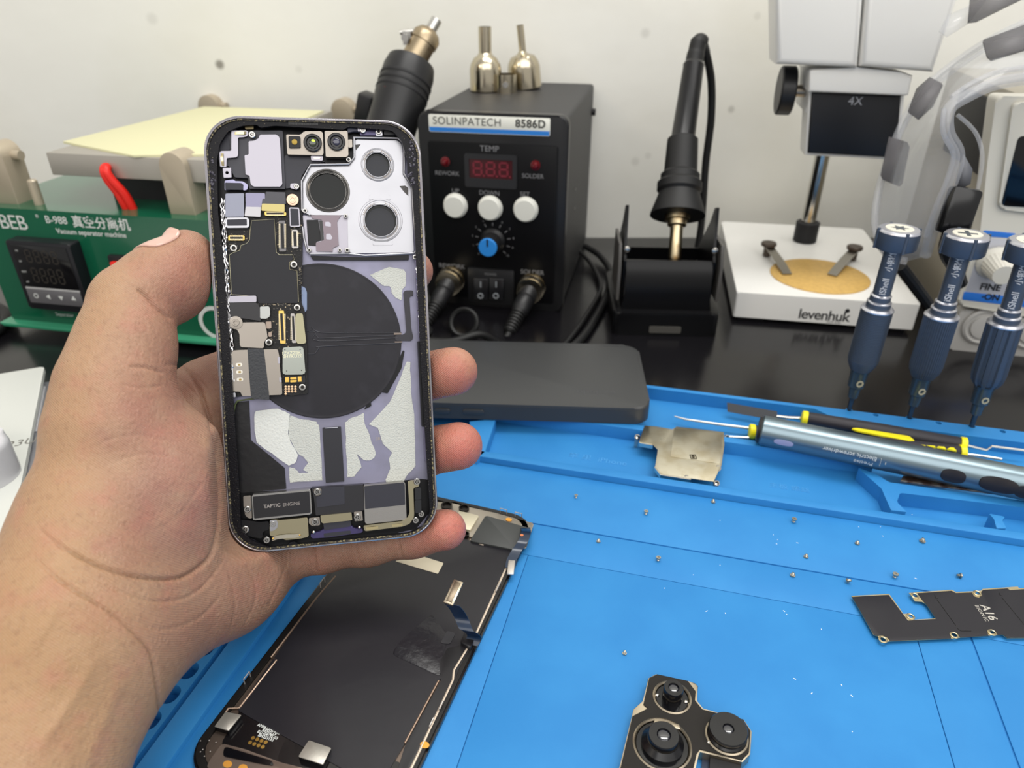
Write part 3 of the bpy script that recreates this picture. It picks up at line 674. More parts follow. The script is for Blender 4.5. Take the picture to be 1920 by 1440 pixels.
p2 = MF.t(1589, 583); MB().lathe([(1.6, 0), (1.6, .1)], (p2[0], 0, p2[1]), (0, -1, 0), 20).build('logo_dot', INKD, ms)
p2 = MF.t(1563, 604); text('Zoom & Joy', 2, (p2[0], -.1, p2[1]), (1, 0, 0), (0, 0, 1), INKD, ms, 'lettering', depth=.03)

# ---------------------------------------------------------------- bench power supply on the right
PX_ = yawv(-13); po = gp(1780, 652, TABLE); PB = np.array([-PX_[1], PX_[0], 0]); PF = Frame(po, PX_, (0, 0, 1))
ps = thing('power_supply', 'grey white bench power supply with blue marked front at right edge', 'power supply', po, math.radians(-13))
PG = M('grey_plastic', (178, 176, 172), .4); PWH = M('offwhite_plastic', (214, 211, 200), .4)
Z0 = PF.t(1794, 571)[1]; hp = zfor(po[:2], 250); hp = PF.t(1850, 184)[1]
MB().box(0, 190, 4, 165, 0, hp, bev=2).build('housing', M('taupe_steel', (146, 140, 126), .4), ps)
MB().prism(rrect(-2, 190, -.5, Z0 - 2, 3), -6, 3, 1.5, rot=XR).build('terminal_panel', PG, ps)
pts = [(1794, 572), (1838, 434), (1852, 300), (1868, 180), (2300, 190), (2200, 640)]
MB().prism(rnd([PF.t(x, y, 8) for x, y in pts], 4), -6, 8, 2, rot=XR, seg=3).build('front_panel', PWH, ps)
def pr_(name, pts, y0, y1, mat, bev=.2, par=None, r=1):
    return MB().prism(rnd([PF.t(x, y, y1) for x, y in pts], r), y0, y1, bev, rot=XR).build(name, mat, par or ps)
sb = pr_('screen_frame', [(1900, 192), (2200, 200), (2150, 425), (1872, 392)], 8, 11, PWH, 1.2, r=4)
pr_('screen', [(1910, 255), (2180, 262), (2120, 400), (1877, 386)], 11, 11.4, BLACKG, .1, r=3)
pr_('blue_strip', [(1845, 432), (1905, 438), (1903, 447), (1841, 443)], 8, 8.4, M('panel_blue', (46, 120, 215), .5), .1)
bs = pr_('blue_strip', [(1808, 547), (1935, 561), (1930, 577), (1804, 562)], 8, 8.4, M('panel_blue', (46, 120, 215), .5), .1)
pr_('recess_panel', [(1845, 446), (1960, 455), (1935, 560), (1810, 546)], 8, 8.2, M('panel_bluegrey', (196, 197, 204), .45), .1)
p = PF.t(1857, 539, 8.4); text('FINE', 6, (p[0], -8.5, p[1]), (1, 0, 0), (0, 0, 1), INKD, ps, 'panel_text', depth=.05, bold=.15)
p = PF.t(1860, 558, 8.6); text('ON', 5.5, (p[0], -8.6, p[1]), (1, 0, 0), (0, 0, 1), INKD, bs, 'panel_text', depth=.05, bold=.15)
p = PF.t(1842, 557, 8.6); text('◂', 5, (p[0], -8.6, p[1]), (1, 0, 0), (0, 0, 1), INKD, bs, 'panel_text', depth=.05)
p = PF.t(1866, 492, 9); kb = MB().lathe([(10.5, 0), (10.8, 2), (9.5, 3), (8.5, 4), (6.6, 17), (6.2, 18), (0, 18)], (p[0], -8.2, p[1]), (0, -1, -.12), 44, 22, .35).build('fine_knob', PWH, ps)
for px, py in ((1843, 611), (1935, 620)):
    p = PF.t(px, py, 3); MB().lathe([(12.5, 0), (12.5, 2), (11, 3), (9.5, 2), (8.5, 2), (8, 3.5), (5, 4), (0, 3.5)], (p[0], -3, p[1]), (0, -1, 0), 40).build('terminal', PG, ps)
SF_ = Frame(po + np.array([0, 0, 0]), PB, (0, 0, 1))
def pside(px, py): q = SF_.t(px, py); return q
vp = [pside(*p) for p in ((1809, 215), (1822, 186), (1860, 184), (1851, 262), (1838, 262))]
R3 = Matrix(((0, 0, -1, 0), (1, 0, 0, 0), (0, 1, 0, 0), (0, 0, 0, 1)))
MB().box(-2.5, .5, 18, 120, hp - 52, hp - 8, bev=1).build('side_handle', BLACKM, ps)

# ---------------------------------------------------------------- clear safety goggles leaning on the power supply
CLR = M('clear_plastic', (190, 192, 196), .12, alpha=.26, spec=.9); CLRR = M('clear_rim', (190, 192, 198), .06, alpha=.24, spec=1)
PAD = M('frosted_pad', (92, 90, 94), .5, alpha=.66)
oo = Vector(dp(1790, 300, 385))
gg = thing('safety_goggles', 'clear plastic safety goggles with frosted vents and black strap buckle', 'goggles', oo)
def gd(px, py, d): return Vector(dp(px, py, d)) - oo
def lerpd(a, b, t): return tuple(a[i] + (b[i] - a[i]) * t for i in range(3))
outer = [(2060, 40, 395), (1980, 18, 392), (1915, 45, 390), (1850, 78, 390), (1790, 118, 392), (1735, 165, 396), (1695, 225, 400), (1665, 300, 404), (1645, 370, 406), (1642, 430, 404), (1665, 478, 398), (1700, 490, 392)]
mid = [(2060, 95, 372), (1980, 70, 368), (1915, 88, 364), (1855, 112, 362), (1805, 150, 362), (1762, 200, 364), (1732, 255, 368), (1712, 320, 372), (1704, 380, 376), (1706, 430, 378), (1714, 470, 380), (1722, 484, 384)]
inner = [(2060, 165, 352), (1985, 138, 346), (1920, 148, 342), (1865, 158, 340), (1815, 180, 340), (1780, 205, 340), (1778, 250, 342), (1797, 290, 346), (1785, 340, 352), (1762, 395, 360), (1745, 445, 368), (1735, 478, 376)]
cv = [smoothp([gd(*p) for p in c_], 5) for c_ in (outer, mid, inner)]
m = bmesh.new(); rows = [[m.verts.new(p) for p in c_] for c_ in cv]
for A, B in zip(rows, rows[1:]):
    for i in range(len(A) - 1): m.faces.new((A[i], A[i + 1], B[i + 1], B[i]))
sh = MB(); sh.add(m); sh = sh.build('lens_shell', CLR, gg); sm = sh.modifiers.new('t', 'SOLIDIFY'); sm.thickness = .0011
for c_, r_ in ((cv[0], 2.1), (cv[2], 3.0)): MB().tube(c_, r_, 10).build('rim', CLRR, gg)
for c_, r_ in ((smoothp([gd(x, y + 14, d - 4) for x, y, d in outer[1:8]], 5), 1.1), (smoothp([gd(x + 4, y - 22, d + 8) for x, y, d in inner[1:6]], 5), 1.4), (smoothp([gd(x - 10, y - 2, d) for x, y, d in inner[5:11]], 5), 1.2)): MB().tube(c_, r_, 8).build('moulded_rib', CLRR, gg)
lens = [gd(x, y, 349) for x, y in ((1808, 225), (1835, 205), (1830, 250), (1845, 300), (1838, 350), (1822, 330))]
def slab(pts, name, mat, th=1.2):
    m = bmesh.new(); vs_ = [m.verts.new(p) for p in pts]; m.faces.new(vs_); q = MB(); q.add(m); o = q.build(name, mat, gg); sm = o.modifiers.new('t', 'SOLIDIFY'); sm.thickness = th * S; return o
slab([gd(1668, 258, 398), gd(1702, 268, 393), (gd(1706, 275, 392)), gd(1692, 345, 394), gd(1686, 350, 395), gd(1656, 338, 400), gd(1652, 330, 401)], 'vent', PAD, 2)
slab([gd(1818, 0, 382), gd(1905, -30, 376), gd(1925, -5, 375), gd(1830, 42, 378), gd(1814, 44, 379)], 'vent', PAD, 2)
slab([gd(1842, 80, 368), gd(1930, 48, 362), gd(1932, 92, 358), gd(1858, 115, 362), gd(1850, 108, 363)], 'vent', PAD, 2)
slab([gd(1720, 170, 386), gd(1745, 148, 384), gd(1768, 160, 379), gd(1750, 200, 378), gd(1722, 225, 382), gd(1704, 212, 388)], 'vent', PAD, 2)
slab([gd(1760, 60, 388), gd(1776, 30, 388), gd(1850, 0, 386), gd(1815, 45, 384), gd(1775, 70, 385)], 'moulded_flange', CLRR, 1)
MB().tube(smoothp([gd(1795, 215, 352), gd(1830, 250, 352), gd(1842, 300, 354), gd(1830, 370, 360)], 6), 1.0, 8).build('moulded_rib', CLRR, gg)
slab([gd(1806, 290, 354), gd(1822, 318, 354), gd(1818, 345, 356), gd(1800, 355, 358), (gd(1790, 345, 358))], 'strap_tab', M('strap_grey', (84, 86, 92), .5), 2)
b0, b1 = gd(1812, 352, 352), gd(1782, 440, 358)
dr = (b1 - b0).normalized(); u = dr.cross(Vector((0, CS, -SN))).normalized(); v_ = dr.cross(u)
bm_ = Matrix((u, dr, v_)).transposed().to_4x4(); bm_.translation = (b0 + b1) / 2
LQ = (b1 - b0).length / 2
MB().box(-7.5, 7.5, -LQ, LQ, -4, 4, rot=bm_, bev=2.2).build('strap_buckle', M('buckle_black', (14, 14, 16), .2), gg)
MB().tube(smoothp([b1, gd(1775, 470, 372), gd(1790, 500, 395), gd(1800, 530, 410)], 6), 4, 10).build('strap', RUBBER, gg)
MB().tube(smoothp([gd(1690, 500, 398), gd(1720, 540, 405), gd(1750, 585, 415), gd(1765, 630, 425)], 6), 3, 10).build('strap', RUBBER, gg)

# ---------------------------------------------------------------- dark slab phone lying on the mat rim
c1 = gp(806, 757, 14); c2 = gp(1196, 768, 14); c3 = gp(1190, 646, 14)
GX = (c2 - c1) / np.linalg.norm(c2 - c1); gyaw = math.atan2(GX[1], GX[0]); GB = np.array([-GX[1], GX[0], 0]); go = np.array([*(gp(1222, 766, 14)[:2]), 4.0])
gph = thing('covered_phone', 'dark grey phone in smooth case lying before the rework station', 'phone', go, gyaw)
dep = (gp(1190, 646, 14) - go) @ GB
cs_ = MB(); cs_.prism(rrect(-148, 0, 0, dep, 9, 8), 0, 9.8, 1.6, seg=4); cs_.build('case', M('soft_case', (56, 57, 58), .38, bump=(.4, .004)), gph)
GF = Frame(go, GX, (0, 0, 1))
for a_, b_ in (((868, 775), (908, 785)), ((815, 773), (845, 781))):
    x0, z1 = GF.t(*a_); x1, z0 = GF.t(*b_); MB().prism(rrect(x0, x1, 3.2, 6.2, 1.3), 0, .7, .3, rot=XR).build('side_button', M('soft_case', (56, 57, 58), .38), gph)
q = gp(1118, 735, 14) - go; text('mcdodo', 6.5, (q @ GX, q @ GB, 9.82), (-1, 0, 0), (0, -1, 0), M('faint_grey', (62, 63, 66), .4), gph, 'lettering', depth=.04)

# ---------------------------------------------------------------- white card, grey slab and white case at the left edge
def quad(z, a, b, c, wide=190, lng=None):
    A, B, C = (Vector(gp(*p, z)) for p in (a, b, c)); d1 = (B - A).normalized(); d2 = (C - A); return [A.xy, (A + d1 * wide).xy, (A + d1 * wide + d2 * 1.5).xy, (A + d2 * 1.5).xy]
pts = quad(12, (83, 687), (0, 701), (20, 1005))
cen = pts[0]
cdn = thing('storage_box', 'flat white box marked S23U at the left edge', 'box', (cen.x, cen.y, 9.0))
MB().prism(rnd([tuple(p - cen) for p in pts], 2), 0, 3, .5).build('lid', M('white_card', (205, 207, 202), .5), cdn)
dd = (Vector(gp(20, 1005, 12)) - Vector(gp(83, 687, 12))).xy.normalized(); nn = Vector((-dd.y, dd.x)); 
q = Vector(gp(30, 832, 12)).xy - cen
text('S23U', 8, (q.x, q.y, 3.03), (Vector(gp(55, 828, 12)) - Vector(gp(5, 838, 12))), (0, 1, 0), M('pen_grey', (120, 118, 112), .7), cdn, depth=.03, shear=.2)
pts2 = quad(7, (104, 714), (60, 720), (60, 920)); c2_ = pts2[0]
sl2 = thing('grey_tablet', 'grey aluminium slab lying under the white box', 'tablet', (c2_.x, c2_.y, TABLE))
MB().prism(rnd([tuple(p - c2_) for p in pts2], 4), 0, 12, 1).build('shell', M('grey_alu', (150, 151, 158), .35, .6), sl2)
MB().prism([tuple(p - c2_) for p in [Vector(pts2[0]) + dd * 8 - nn * 0 + Vector((-5, 0)), Vector(pts2[0]) + dd * 60 + Vector((-5, 0)), Vector(pts2[0]) + dd * 60 + Vector((-12, 0)), Vector(pts2[0]) + dd * 8 + Vector((-12, 0))]], 12, 12.6, .2).build('raised_strip', M('strip_light', (188, 188, 192), .4, .4), sl2)
q = gp(0, 850, 20); ec = thing('white_case', 'rounded white plastic case lying on the white box', 'case', (q[0] - 22, q[1] - 12, 12.05))
MB().prism(rrect(-28, 28, -30, 26, 14, 5), 0, 19, 3.2, seg=3, rot=Matrix.Rotation(-.5, 4, 'Z')).build('body', M('white_gloss', (196, 196, 200), .25), ec)

# ---------------------------------------------------------------- three precision screwdrivers standing in the mat
NAVY = M('navy_anodised', (78, 88, 103), .42, .45); RIM = M('silver_edge', (205, 206, 214), .3, .9); LENZ = M('clear_tip', (62, 78, 92), .2, .3)
drv = []
SDN = [('with star emblem on its cap, nearest the microscope', -.0, 0.0, 'star'), ('with plus emblem on its cap, the middle one', -.012, 0, 'plus'), ('with fluted grip, cut by the right edge', -.05, 0, 'tri')]
for i, (px, py) in enumerate(((1592, 768), (1705, 783), (1822, 800))):
    b0 = gp(px, py, RT); ds, lx, ly, em = SDN[i]
    t = thing('precision_screwdriver', 'navy blue precision screwdriver ' + ds, 'screwdriver', b0 - np.array([0, 0, 2.5]), 0, 'precision screwdrivers standing in the mat')
    t.rotation_euler = (ly, lx, 0)
    Z = lambda y, b0=b0, i=i: zfor(b0[:2], y + (0, 14, 17)[i]) - 1
    MB().lathe([(.5, 0), (1.2, 3), (1.4, 13), (2.4, 14), (2.4, 20)], (0, 0, 0), (0, 0, 1), 16).build('bit', M('bit_steel', (88, 92, 98), .3, .9), t)
    MB().lathe([(2.6, 11), (3.0, 17), (4.2, 18), (4.6, 27), (5.6, 29)], (0, 0, 0), (0, 0, 1), 28).build('collet', LENZ, t)
    MB().lathe([(1.9, 0), (1.9, .4), (1.1, .4), (1.1, 0)], (-.5, -4.3, 21.5), (0, -1, 0), 16).build('ball_catch', M('catch_beige', (170, 164, 140), .4), t)
    zg0, zg1 = 28.5, 64.5
    if i == 0:
        pr = [(5.5, zg0), (7.3, zg0 + 4), (7.6, zg0 + 6)]; z_ = zg0 + 6
        while z_ < zg1 - 2: pr += [(7.75, z_), (7.75, z_ + .55), (7.5, z_ + .6), (7.5, z_ + .85)]; z_ += .9
        g_ = MB().lathe(pr + [(7.8, zg1 - 1)], (0, 0, 0), (0, 0, 1), 48)
    elif i == 1: g_ = MB().lathe([(5.5, zg0), (7.4, zg0 + 4), (7.9, zg0 + 7), (7.9, zg1 - 1)], (0, 0, 0), (0, 0, 1), 176, 44, .4)
    else: g_ = MB().lathe([(5.5, zg0), (7.4, zg0 + 3), (8.0, zg0 + 7), (8.0, zg1 - 1)], (0, 0, 0), (0, 0, 1), 72, 9, 1.0)
    g_.build('grip', NAVY, t)
    MB().lathe([(8.05, zg1 - 1), (8.05, zg1 - .4), (7.0, zg1 + .6), (5.8, zg1 + .7)], (0, 0, 0), (0, 0, 1), 44).build('silver_ring', RIM, t)
    MB().lathe([(5.9, zg1 + .2), (5.9, zg1 + 3.4)], (0, 0, 0), (0, 0, 1), 40).build('neck', NAVY, t)
    MB().lathe([(6.0, zg1 + 3.2), (5.9, zg1 + 3.7), (4.9, zg1 + 4.3)], (0, 0, 0), (0, 0, 1), 40).build('silver_ring', RIM, t)
    MB().lathe([(5.0, zg1 + 4), (5.0, zg1 + 7)], (0, 0, 0), (0, 0, 1), 40).build('neck', NAVY, t)
    MB().lathe([(5.1, zg1 + 6.8), (5.0, zg1 + 7.2), (4.2, zg1 + 7.8)], (0, 0, 0), (0, 0, 1), 40).build('silver_ring', RIM, t)
    zc = 106.0
    sf_ = MB().lathe([(4.25, zg1 + 7.5), (4.25, zc - 8.8)], (0, 0, 0), (0, 0, 1), 40).build('shaft', NAVY, t)
    # lettering wrapped on the shaft, reading upwards
    av = math.atan2(-b0[1], -b0[0]) + .1; zz = zg1 + 8.6
    for k, ch in enumerate(['iShell', '小钢炮']):
        u = Vector((math.cos(av), math.sin(av), 0)); s_ = 4.3 if k == 0 else 3.7; 
        text(ch, s_, Vector((0, 0, zz)) + u * 4.3, (0, 0, 1), Vector((0, 0, 1)).cross(-u) * -1 if False else u.cross(Vector((0, 0, 1))) * -1 if False else Vector((0, 0, 1)).cross(u) * -1 if False else u.cross(Vector((0, 0, 1))), M('silver_ink', (190, 192, 196), .5), sf_, 'lettering', align='LEFT', depth=.12, bold=.05)
        zz += 12.5
    cpn = MB().lathe([(9.2, 0), (9.9, 1), (9.9, 8.6)], (0, 0, zc - 9.4), (0, 0, 1), 64).build('cap', NAVY, t)
    MB().lathe([(9.9, 0), (9.8, .5), (9.1, 1.2), (6.4, 1.25)], (0, 0, zc - .8), (0, 0, 1), 64).build('silver_rim', RIM, cpn)
    for k in range(4):
        a_ = av + .35 + k * math.pi / 2; MB().cyl((9.7 * math.cos(a_), 9.7 * math.sin(a_), zc - 9.4), (0, 0, 1), .8, 9.9, 10).build('cap_rib', NAVY, cpn)
    MB().cyl((0, 0, zc), (0, 0, 1), 6.4, .65, 48).build('emblem_disc', M('cream_disc', (208, 204, 190), .4), cpn)
    if em == 'star': P_ = [((4.2 if k % 2 == 0 else 2.0) * math.cos(math.pi * k / 6), (4.2 if k % 2 == 0 else 2.0) * math.sin(math.pi * k / 6)) for k in range(12)]
    elif em == 'plus': P_ = [(-4.2, -.9), (-.9, -.9), (-.9, -4.2), (.9, -4.2), (.9, -.9), (4.2, -.9), (4.2, .9), (.9, .9), (.9, 4.2), (-.9, 4.2), (-.9, .9), (-4.2, .9)]
    else: P_ = [(4.8 * math.cos(math.pi * (.5 + k * 2 / 3)), 4.8 * math.sin(math.pi * (.5 + k * 2 / 3))) for k in range(3)]
    MB().prism(P_, zc + .65, zc + .75, rot=Matrix.Rotation(-.35, 4, 'Z')).build('emblem', M('emblem_grey', (72, 78, 84), .4), cpn)

# ---------------------------------------------------------------- things lying on the mat
def lay(name, lab, cat, ref, z, group=None):      # empty on the mat at photo point ref, height z
    o = gp(*ref, z); return thing(name, lab, cat, o, 0, group), o
def loc(o, pts, z, s=1., ox=0, oy=0): return [tuple((gp(ox + x / s, oy + y / s, z) - o)[:2]) for x, y in pts]
# --- steel shield plate in the front tray
SZ = 3.9
sp0, o = lay('shield_plate', 'bent stainless steel shield plate lying in the front tray', 'metal plate', (1290, 850), -4)
K = lambda pts, z=SZ: loc(o, pts, z, 3.4286, 860, 760)
zz = SZ + 4
PLT = M('satin_steel', (196, 190, 172), .3, 1, mottle=(9, (182, 172, 148), .45, .65), rvar=.08)
out = K([(1195, 130), (1270, 135), (1375, 155), (1400, 136), (1535, 152), (1705, 172), (1708, 255), (1690, 385), (1640, 490), (1500, 470), (1300, 440), (1262, 395), (1282, 285), (1245, 248), (1158, 235)])
MB().prism(out, zz - .35, zz, .1).build('plate', PLT, sp0)
MB().prism(K([(1385, 150), (1695, 185), (1680, 378), (1360, 332)]), zz, zz + .35, .25).build('raised_field', PLT, sp0)
for pts in ([(1158, 235), (1245, 248), (1248, 262), (1162, 246)], [(1262, 395), (1300, 440), (1500, 470), (1490, 482), (1296, 452), (1258, 402)]):
    MB().prism(K(pts, SZ - .6), zz - 2.4, zz - .2).build('flange', CHROME, sp0)
for (cx, cy) in ((1145, 188), (1462, 452), (1655, 485), (1665, 388), (1722, 192)):
    q = K([(cx, cy)])[0]; m_ = MB(); m_.lathe([(1.5, 0), (1.5, 1.2), (1.0, 1.2), (1.0, 0)], (q[0], q[1], zz - 1.4), (.2, -.9, .5), 16); m_.box(q[0] - .9, q[0] + .9, q[1] - .6, q[1] + .6, 0 if cx in (1145, 1655, 1722) else zz - 2.8, zz - .8); m_.build('spring_tab', CHROME, sp0)
q = K([(1507, 335)])[0]; m_ = MB(); m_.prism(rrect(q[0] - 1.6, q[0] + 1.6, q[1] - 1.9, q[1] + 1.9, .3), zz + .2, zz + .5, holes=[rrect(q[0] - 1.1, q[0] + 1.1, q[1] - 1.4, q[1] + 1.4, .2)]); m_.box(q[0] - .6, q[0] + .6, q[1] - .9, q[1] + .9, zz + .3, zz + .9, bev=.2); m_.build('contact_window', M('dark_steel', (90, 84, 72), .3, 1), sp0)

# --- electric screwdriver lying across the ridges
ES_R = 7.7; ez = RT + ES_R
ea = Vector(gp(1427, 806, ez)); eb = Vector(gp(1925, 908, ez)); ed = (eb - ea).normalized()
es = thing('electric_screwdriver', 'blue grey metal electric screwdriver lying across the mat trays', 'electric screwdriver', ea)
TEAL = M('teal_anodised', (122, 138, 146), .3, .85, bump=(.3, .003))
EL = 160
MB().lathe([(ES_R - .7, 0), (ES_R, .7), (ES_R, EL - 8), (ES_R - 1, EL)], (0, 0, 0), ed, 64).build('barrel', TEAL, es)
MB().lathe([(ES_R - .7, 0), (ES_R - 1.2, -1.6), (4, -1.9), (0, -1.9)], (0, 0, 0), ed, 48).build('end_cap', BLACK, es)
Frot = ed.cross(Vector((0, 0, 1))).normalized()          # towards the viewer
def onb(px, py, lift=0):                                 # photo point on the barrel surface
    r = Vector(ray(px, py)); o_ = Vector(CAMP); w_ = o_ - ea
    a = r - ed * r.dot(ed); b = w_ - ed * w_.dot(ed); A = a.dot(a); B = 2 * a.dot(b); C = b.dot(b) - ES_R ** 2
    dsc = max(B * B - 4 * A * C, 0); k = (-B - math.sqrt(dsc)) / (2 * A); p = o_ + r * k - ea
    h_ = p.dot(ed); rad = p - ed * h_; return h_, math.atan2(rad.z, rad.dot(Frot))
def onp(h_, th, rr): return ed * h_ + (Frot * math.cos(th) + Vector((0, 0, 1)) * math.sin(th)) * rr
def oval(name, c, hx, ht2, mat, par, lift=.25, lobes=None):
    h0, t0 = onb(*c); m = bmesh.new(); pts = []
    n = 28
    for i in range(n):
        a = 2 * math.pi * i / n; ca, sa = math.cos(a), math.sin(a); k = 2.6
        x = hx * math.copysign(abs(ca) ** (2 / k), ca); y = ht2 * math.copysign(abs(sa) ** (2 / k), sa); pts.append((x, y))
    top = [m.verts.new(onp(h0 + x, t0 + y / ES_R, ES_R + lift)) for x, y in pts]; bot = [m.verts.new(onp(h0 + x * 1.06, t0 + y * 1.06 / ES_R, ES_R - .3)) for x, y in pts]
    cvt = m.verts.new(onp(h0, t0, ES_R + lift + .05))
    for i in range(n):
        j = (i + 1) % n; m.faces.new((top[i], top[j], cvt)); m.faces.new((bot[i], bot[j], top[j], top[i]))
    bmesh.ops.recalc_face_normals(m, faces=m.faces); q = MB(); q.add(m); return q.build(name, mat, par)
cx3 = lambda x, y: (1400 + x / 3.692, 740 + y / 3.692)
oval('indicator_light', cx3(255, 334), 4.6, 1.6, M('lilac_light', (150, 152, 186), .4), es, .1)
oval('round_button', cx3(1430, 566), 5.0, 3.3, M('button_dark', (34, 30, 32), .4), es, .5)
oval('rocker_button', cx3(1745, 628), 7.6, 3.7, M('button_dark', (34, 30, 32), .4), es, .6)
oval('rocker_button', cx3(1960, 685), 6.0, 3.2, M('button_dark', (34, 30, 32), .4), es, .6)
def wrap_text(s_, size, c, mat, par):
    h0, t0 = onb(*c); t = text(s_, size, (0, 0, 0), (1, 0, 0), (0, 1, 0), mat, par, depth=.04)
    for v in t.data.vertices:                            # reads upside down from the viewer
        x, y, z = (k / S for k in v.co); v.co = onp(h0 - x, t0 - y / ES_R, ES_R + .04 + z) * S
wrap_text('Electric screwdriver', 3.0, cx3(712, 408), INKW, es)
wrap_text('Precise', 3.0, cx3(806, 470), INKW, es)
h0, t0 = onb(*cx3(925, 470))
m_ = MB()
for dh, L_ in ((0, 2.6), (2.2, .6)):
    for k in range(6): m_.box(-.12, .12, -.3, .3, -.02, .05, rot=Matrix.Translation(onp(h0 + dh, t0 + (k - 2.5) * L_ / 4 / ES_R * 1.2, ES_R + .03)))
m_.build('printed_bars', INKW, es)

# --- two opening tools with black and yellow handles
YEL = M('yellow_plastic', (236, 222, 30), .4)
def tool(name, lab, a, b, z, r, mat):
    A = Vector(gp(*cx3(*a), z)); B = Vector(gp(*cx3(*b), z)); t = thing(name, lab, 'opening tool', A, 0, None); d = B - A; L = d.length; d.normalize()
    MB().lathe([(r - .4, 1.5), (r, 2.2), (r + .35, L * .5), (r, L - 2.2), (r - .4, L - 1.5)], (0, 0, 0), d, 24).build('handle', mat, t)
    for h_, s_ in ((0, 1), (L, -1)): MB().lathe([(r - .5, -1.6 * s_), (r + .35, -1.1 * s_), (r + .35, 1.1 * s_), (r + .1, 1.6 * s_)][::s_], d * h_, d, 24).build('yellow_collar', YEL, t)
    return t, A, d, L
GRIPM = M('knurled_black', (44, 42, 48), .5, bump=(.5, .06))
t1, A1, d1, L1 = tool('pry_tool', 'black pry tool with yellow collars and flat blade, behind the electric screwdriver', (400, 160), (1498, 345), 1.0, 3.6, GRIPM)
rl = lambda x, y, z, A: Vector(gp(*cx3(x, y), z)) - A
MB().tube([rl(375, 163, 1, A1), rl(290, 160, 1.5, A1), rl(205, 150, 2, A1)], 1.0, 10).build('shank', STEEL, t1)
bl_ = [rl(x, y, 3, A1) for x, y in ((205, 128), (-130, 72), (-125, 84), (195, 142))]
MB().ribbon([rl(212, 148, 2.5, A1), rl(-60, 100, 2.5, A1), rl(-135, 86, 2.5, A1)], (0, .62, .78), 5.2, .5).build('flat_blade', M('blade_steel', (44, 46, 50), .3, .5), t1)
MB().tube([rl(1520, 350, 1, A1), rl(1660, 385, 1, A1), rl(1695, 358, 3, A1), rl(1930, 388, 3, A1)], .7, 8).build('wire_shank', STEEL, t1)
t2, A2, d2, L2 = tool('double_pick', 'black and yellow double ended pick, mostly under the electric screwdriver', (35, 255), (1490, 400), -.2, 3.7, GRIPM)
ys = MB(); ys.prism(rnd([rl(*p, 2.6, A2)[:2] for p in ((722, 246), (760, 244), (1120, 300), (1160, 332), (1120, 334), (1060, 322), (760, 262))], .6), 3.2, 4.1, .2)
for k in range(4):
    x = 1200 + 72 * k; y = 343 + 12 * k; P_ = [rl(x - 30, y + 2, 2.6, A2)[:2], rl(x + 36, y + 16, 2.6, A2)[:2], rl(x + 8, y - 16, 2.6, A2)[:2]]; ys.prism(P_, 2.6, 3.4)
ys.build('yellow_inlay', YEL, t2)
for dz, pts in ((.6, [(15, 232), (-200, 205), (-420, 172), (-500, 150)]), (-2.2, [(15, 300), (-140, 292), (-200, 285)])):
    MB().tube([rl(x, y, dz, A2) for x, y in pts], [.85, .8, .6, .35][:len(pts)], 8).build('pick', STEEL, t2)
MB().tube([rl(1500, 412, 0, A2), rl(1620, 425, .5, A2), rl(1765, 448, .5, A2)], .8, 8).build('pick', STEEL, t2)
# --- steel rule under the screwdriver
P_ = [gp(*cx3(x, y), RT + .2) for x, y in ((1080, 570), (1930, 690), (1930, 722), (1060, 606))]
ru, o = thing('tweezers', 'worn steel tweezers lying under the electric screwdriver', 'tweezers', P_[0]), P_[0]
MB().prism([tuple((p - o)[:2]) for p in P_], .1, 1.0, .2).build('arm', M('worn_steel', (150, 140, 128), .4, .9, mottle=(6, (96, 74, 64), .45, .6)), ru)

# --- tiny screws scattered over the mat
SCM = M('screw_steel', (172, 168, 158), .3, 1)
def small_screw(lab, px, py, pose, sc=1.0):
    z = 0.02; p = gp(px, py, z); t = thing('tiny_screw', lab, 'screw', p, 0, 'tiny screws on the mat')
    h = .5 * sc; R = 1.0 * sc
    if pose == 'up':       ax, o_ = (0, 0, 1), (0, 0, 0)                  # head down, thread up
    elif pose == 'down':   ax, o_ = (0, 0, -1), (0, 0, 1.9 * sc)          # head on top
    else:                  ax, o_ = pose, (0, 0, R * .95)
    if pose == 'down': MB().lathe([(0, .25), (.35, .25), (.4, 0), (R, 0), (R, h)], o_, ax, 18).build('head', SCM, t)
    else: MB().lathe([(R * .9, 0), (R, .1), (R, h), (R * .5, h + .05)], o_, ax, 18).build('head', SCM, t)
    pr = []
    for i in range(5): pr += [(.58 * sc, h + .28 * i), (.44 * sc, h + .14 + .28 * i)]
    MB().lathe(pr + [(0, h + 1.4)], o_, ax, 12).build('thread', SCM, t)
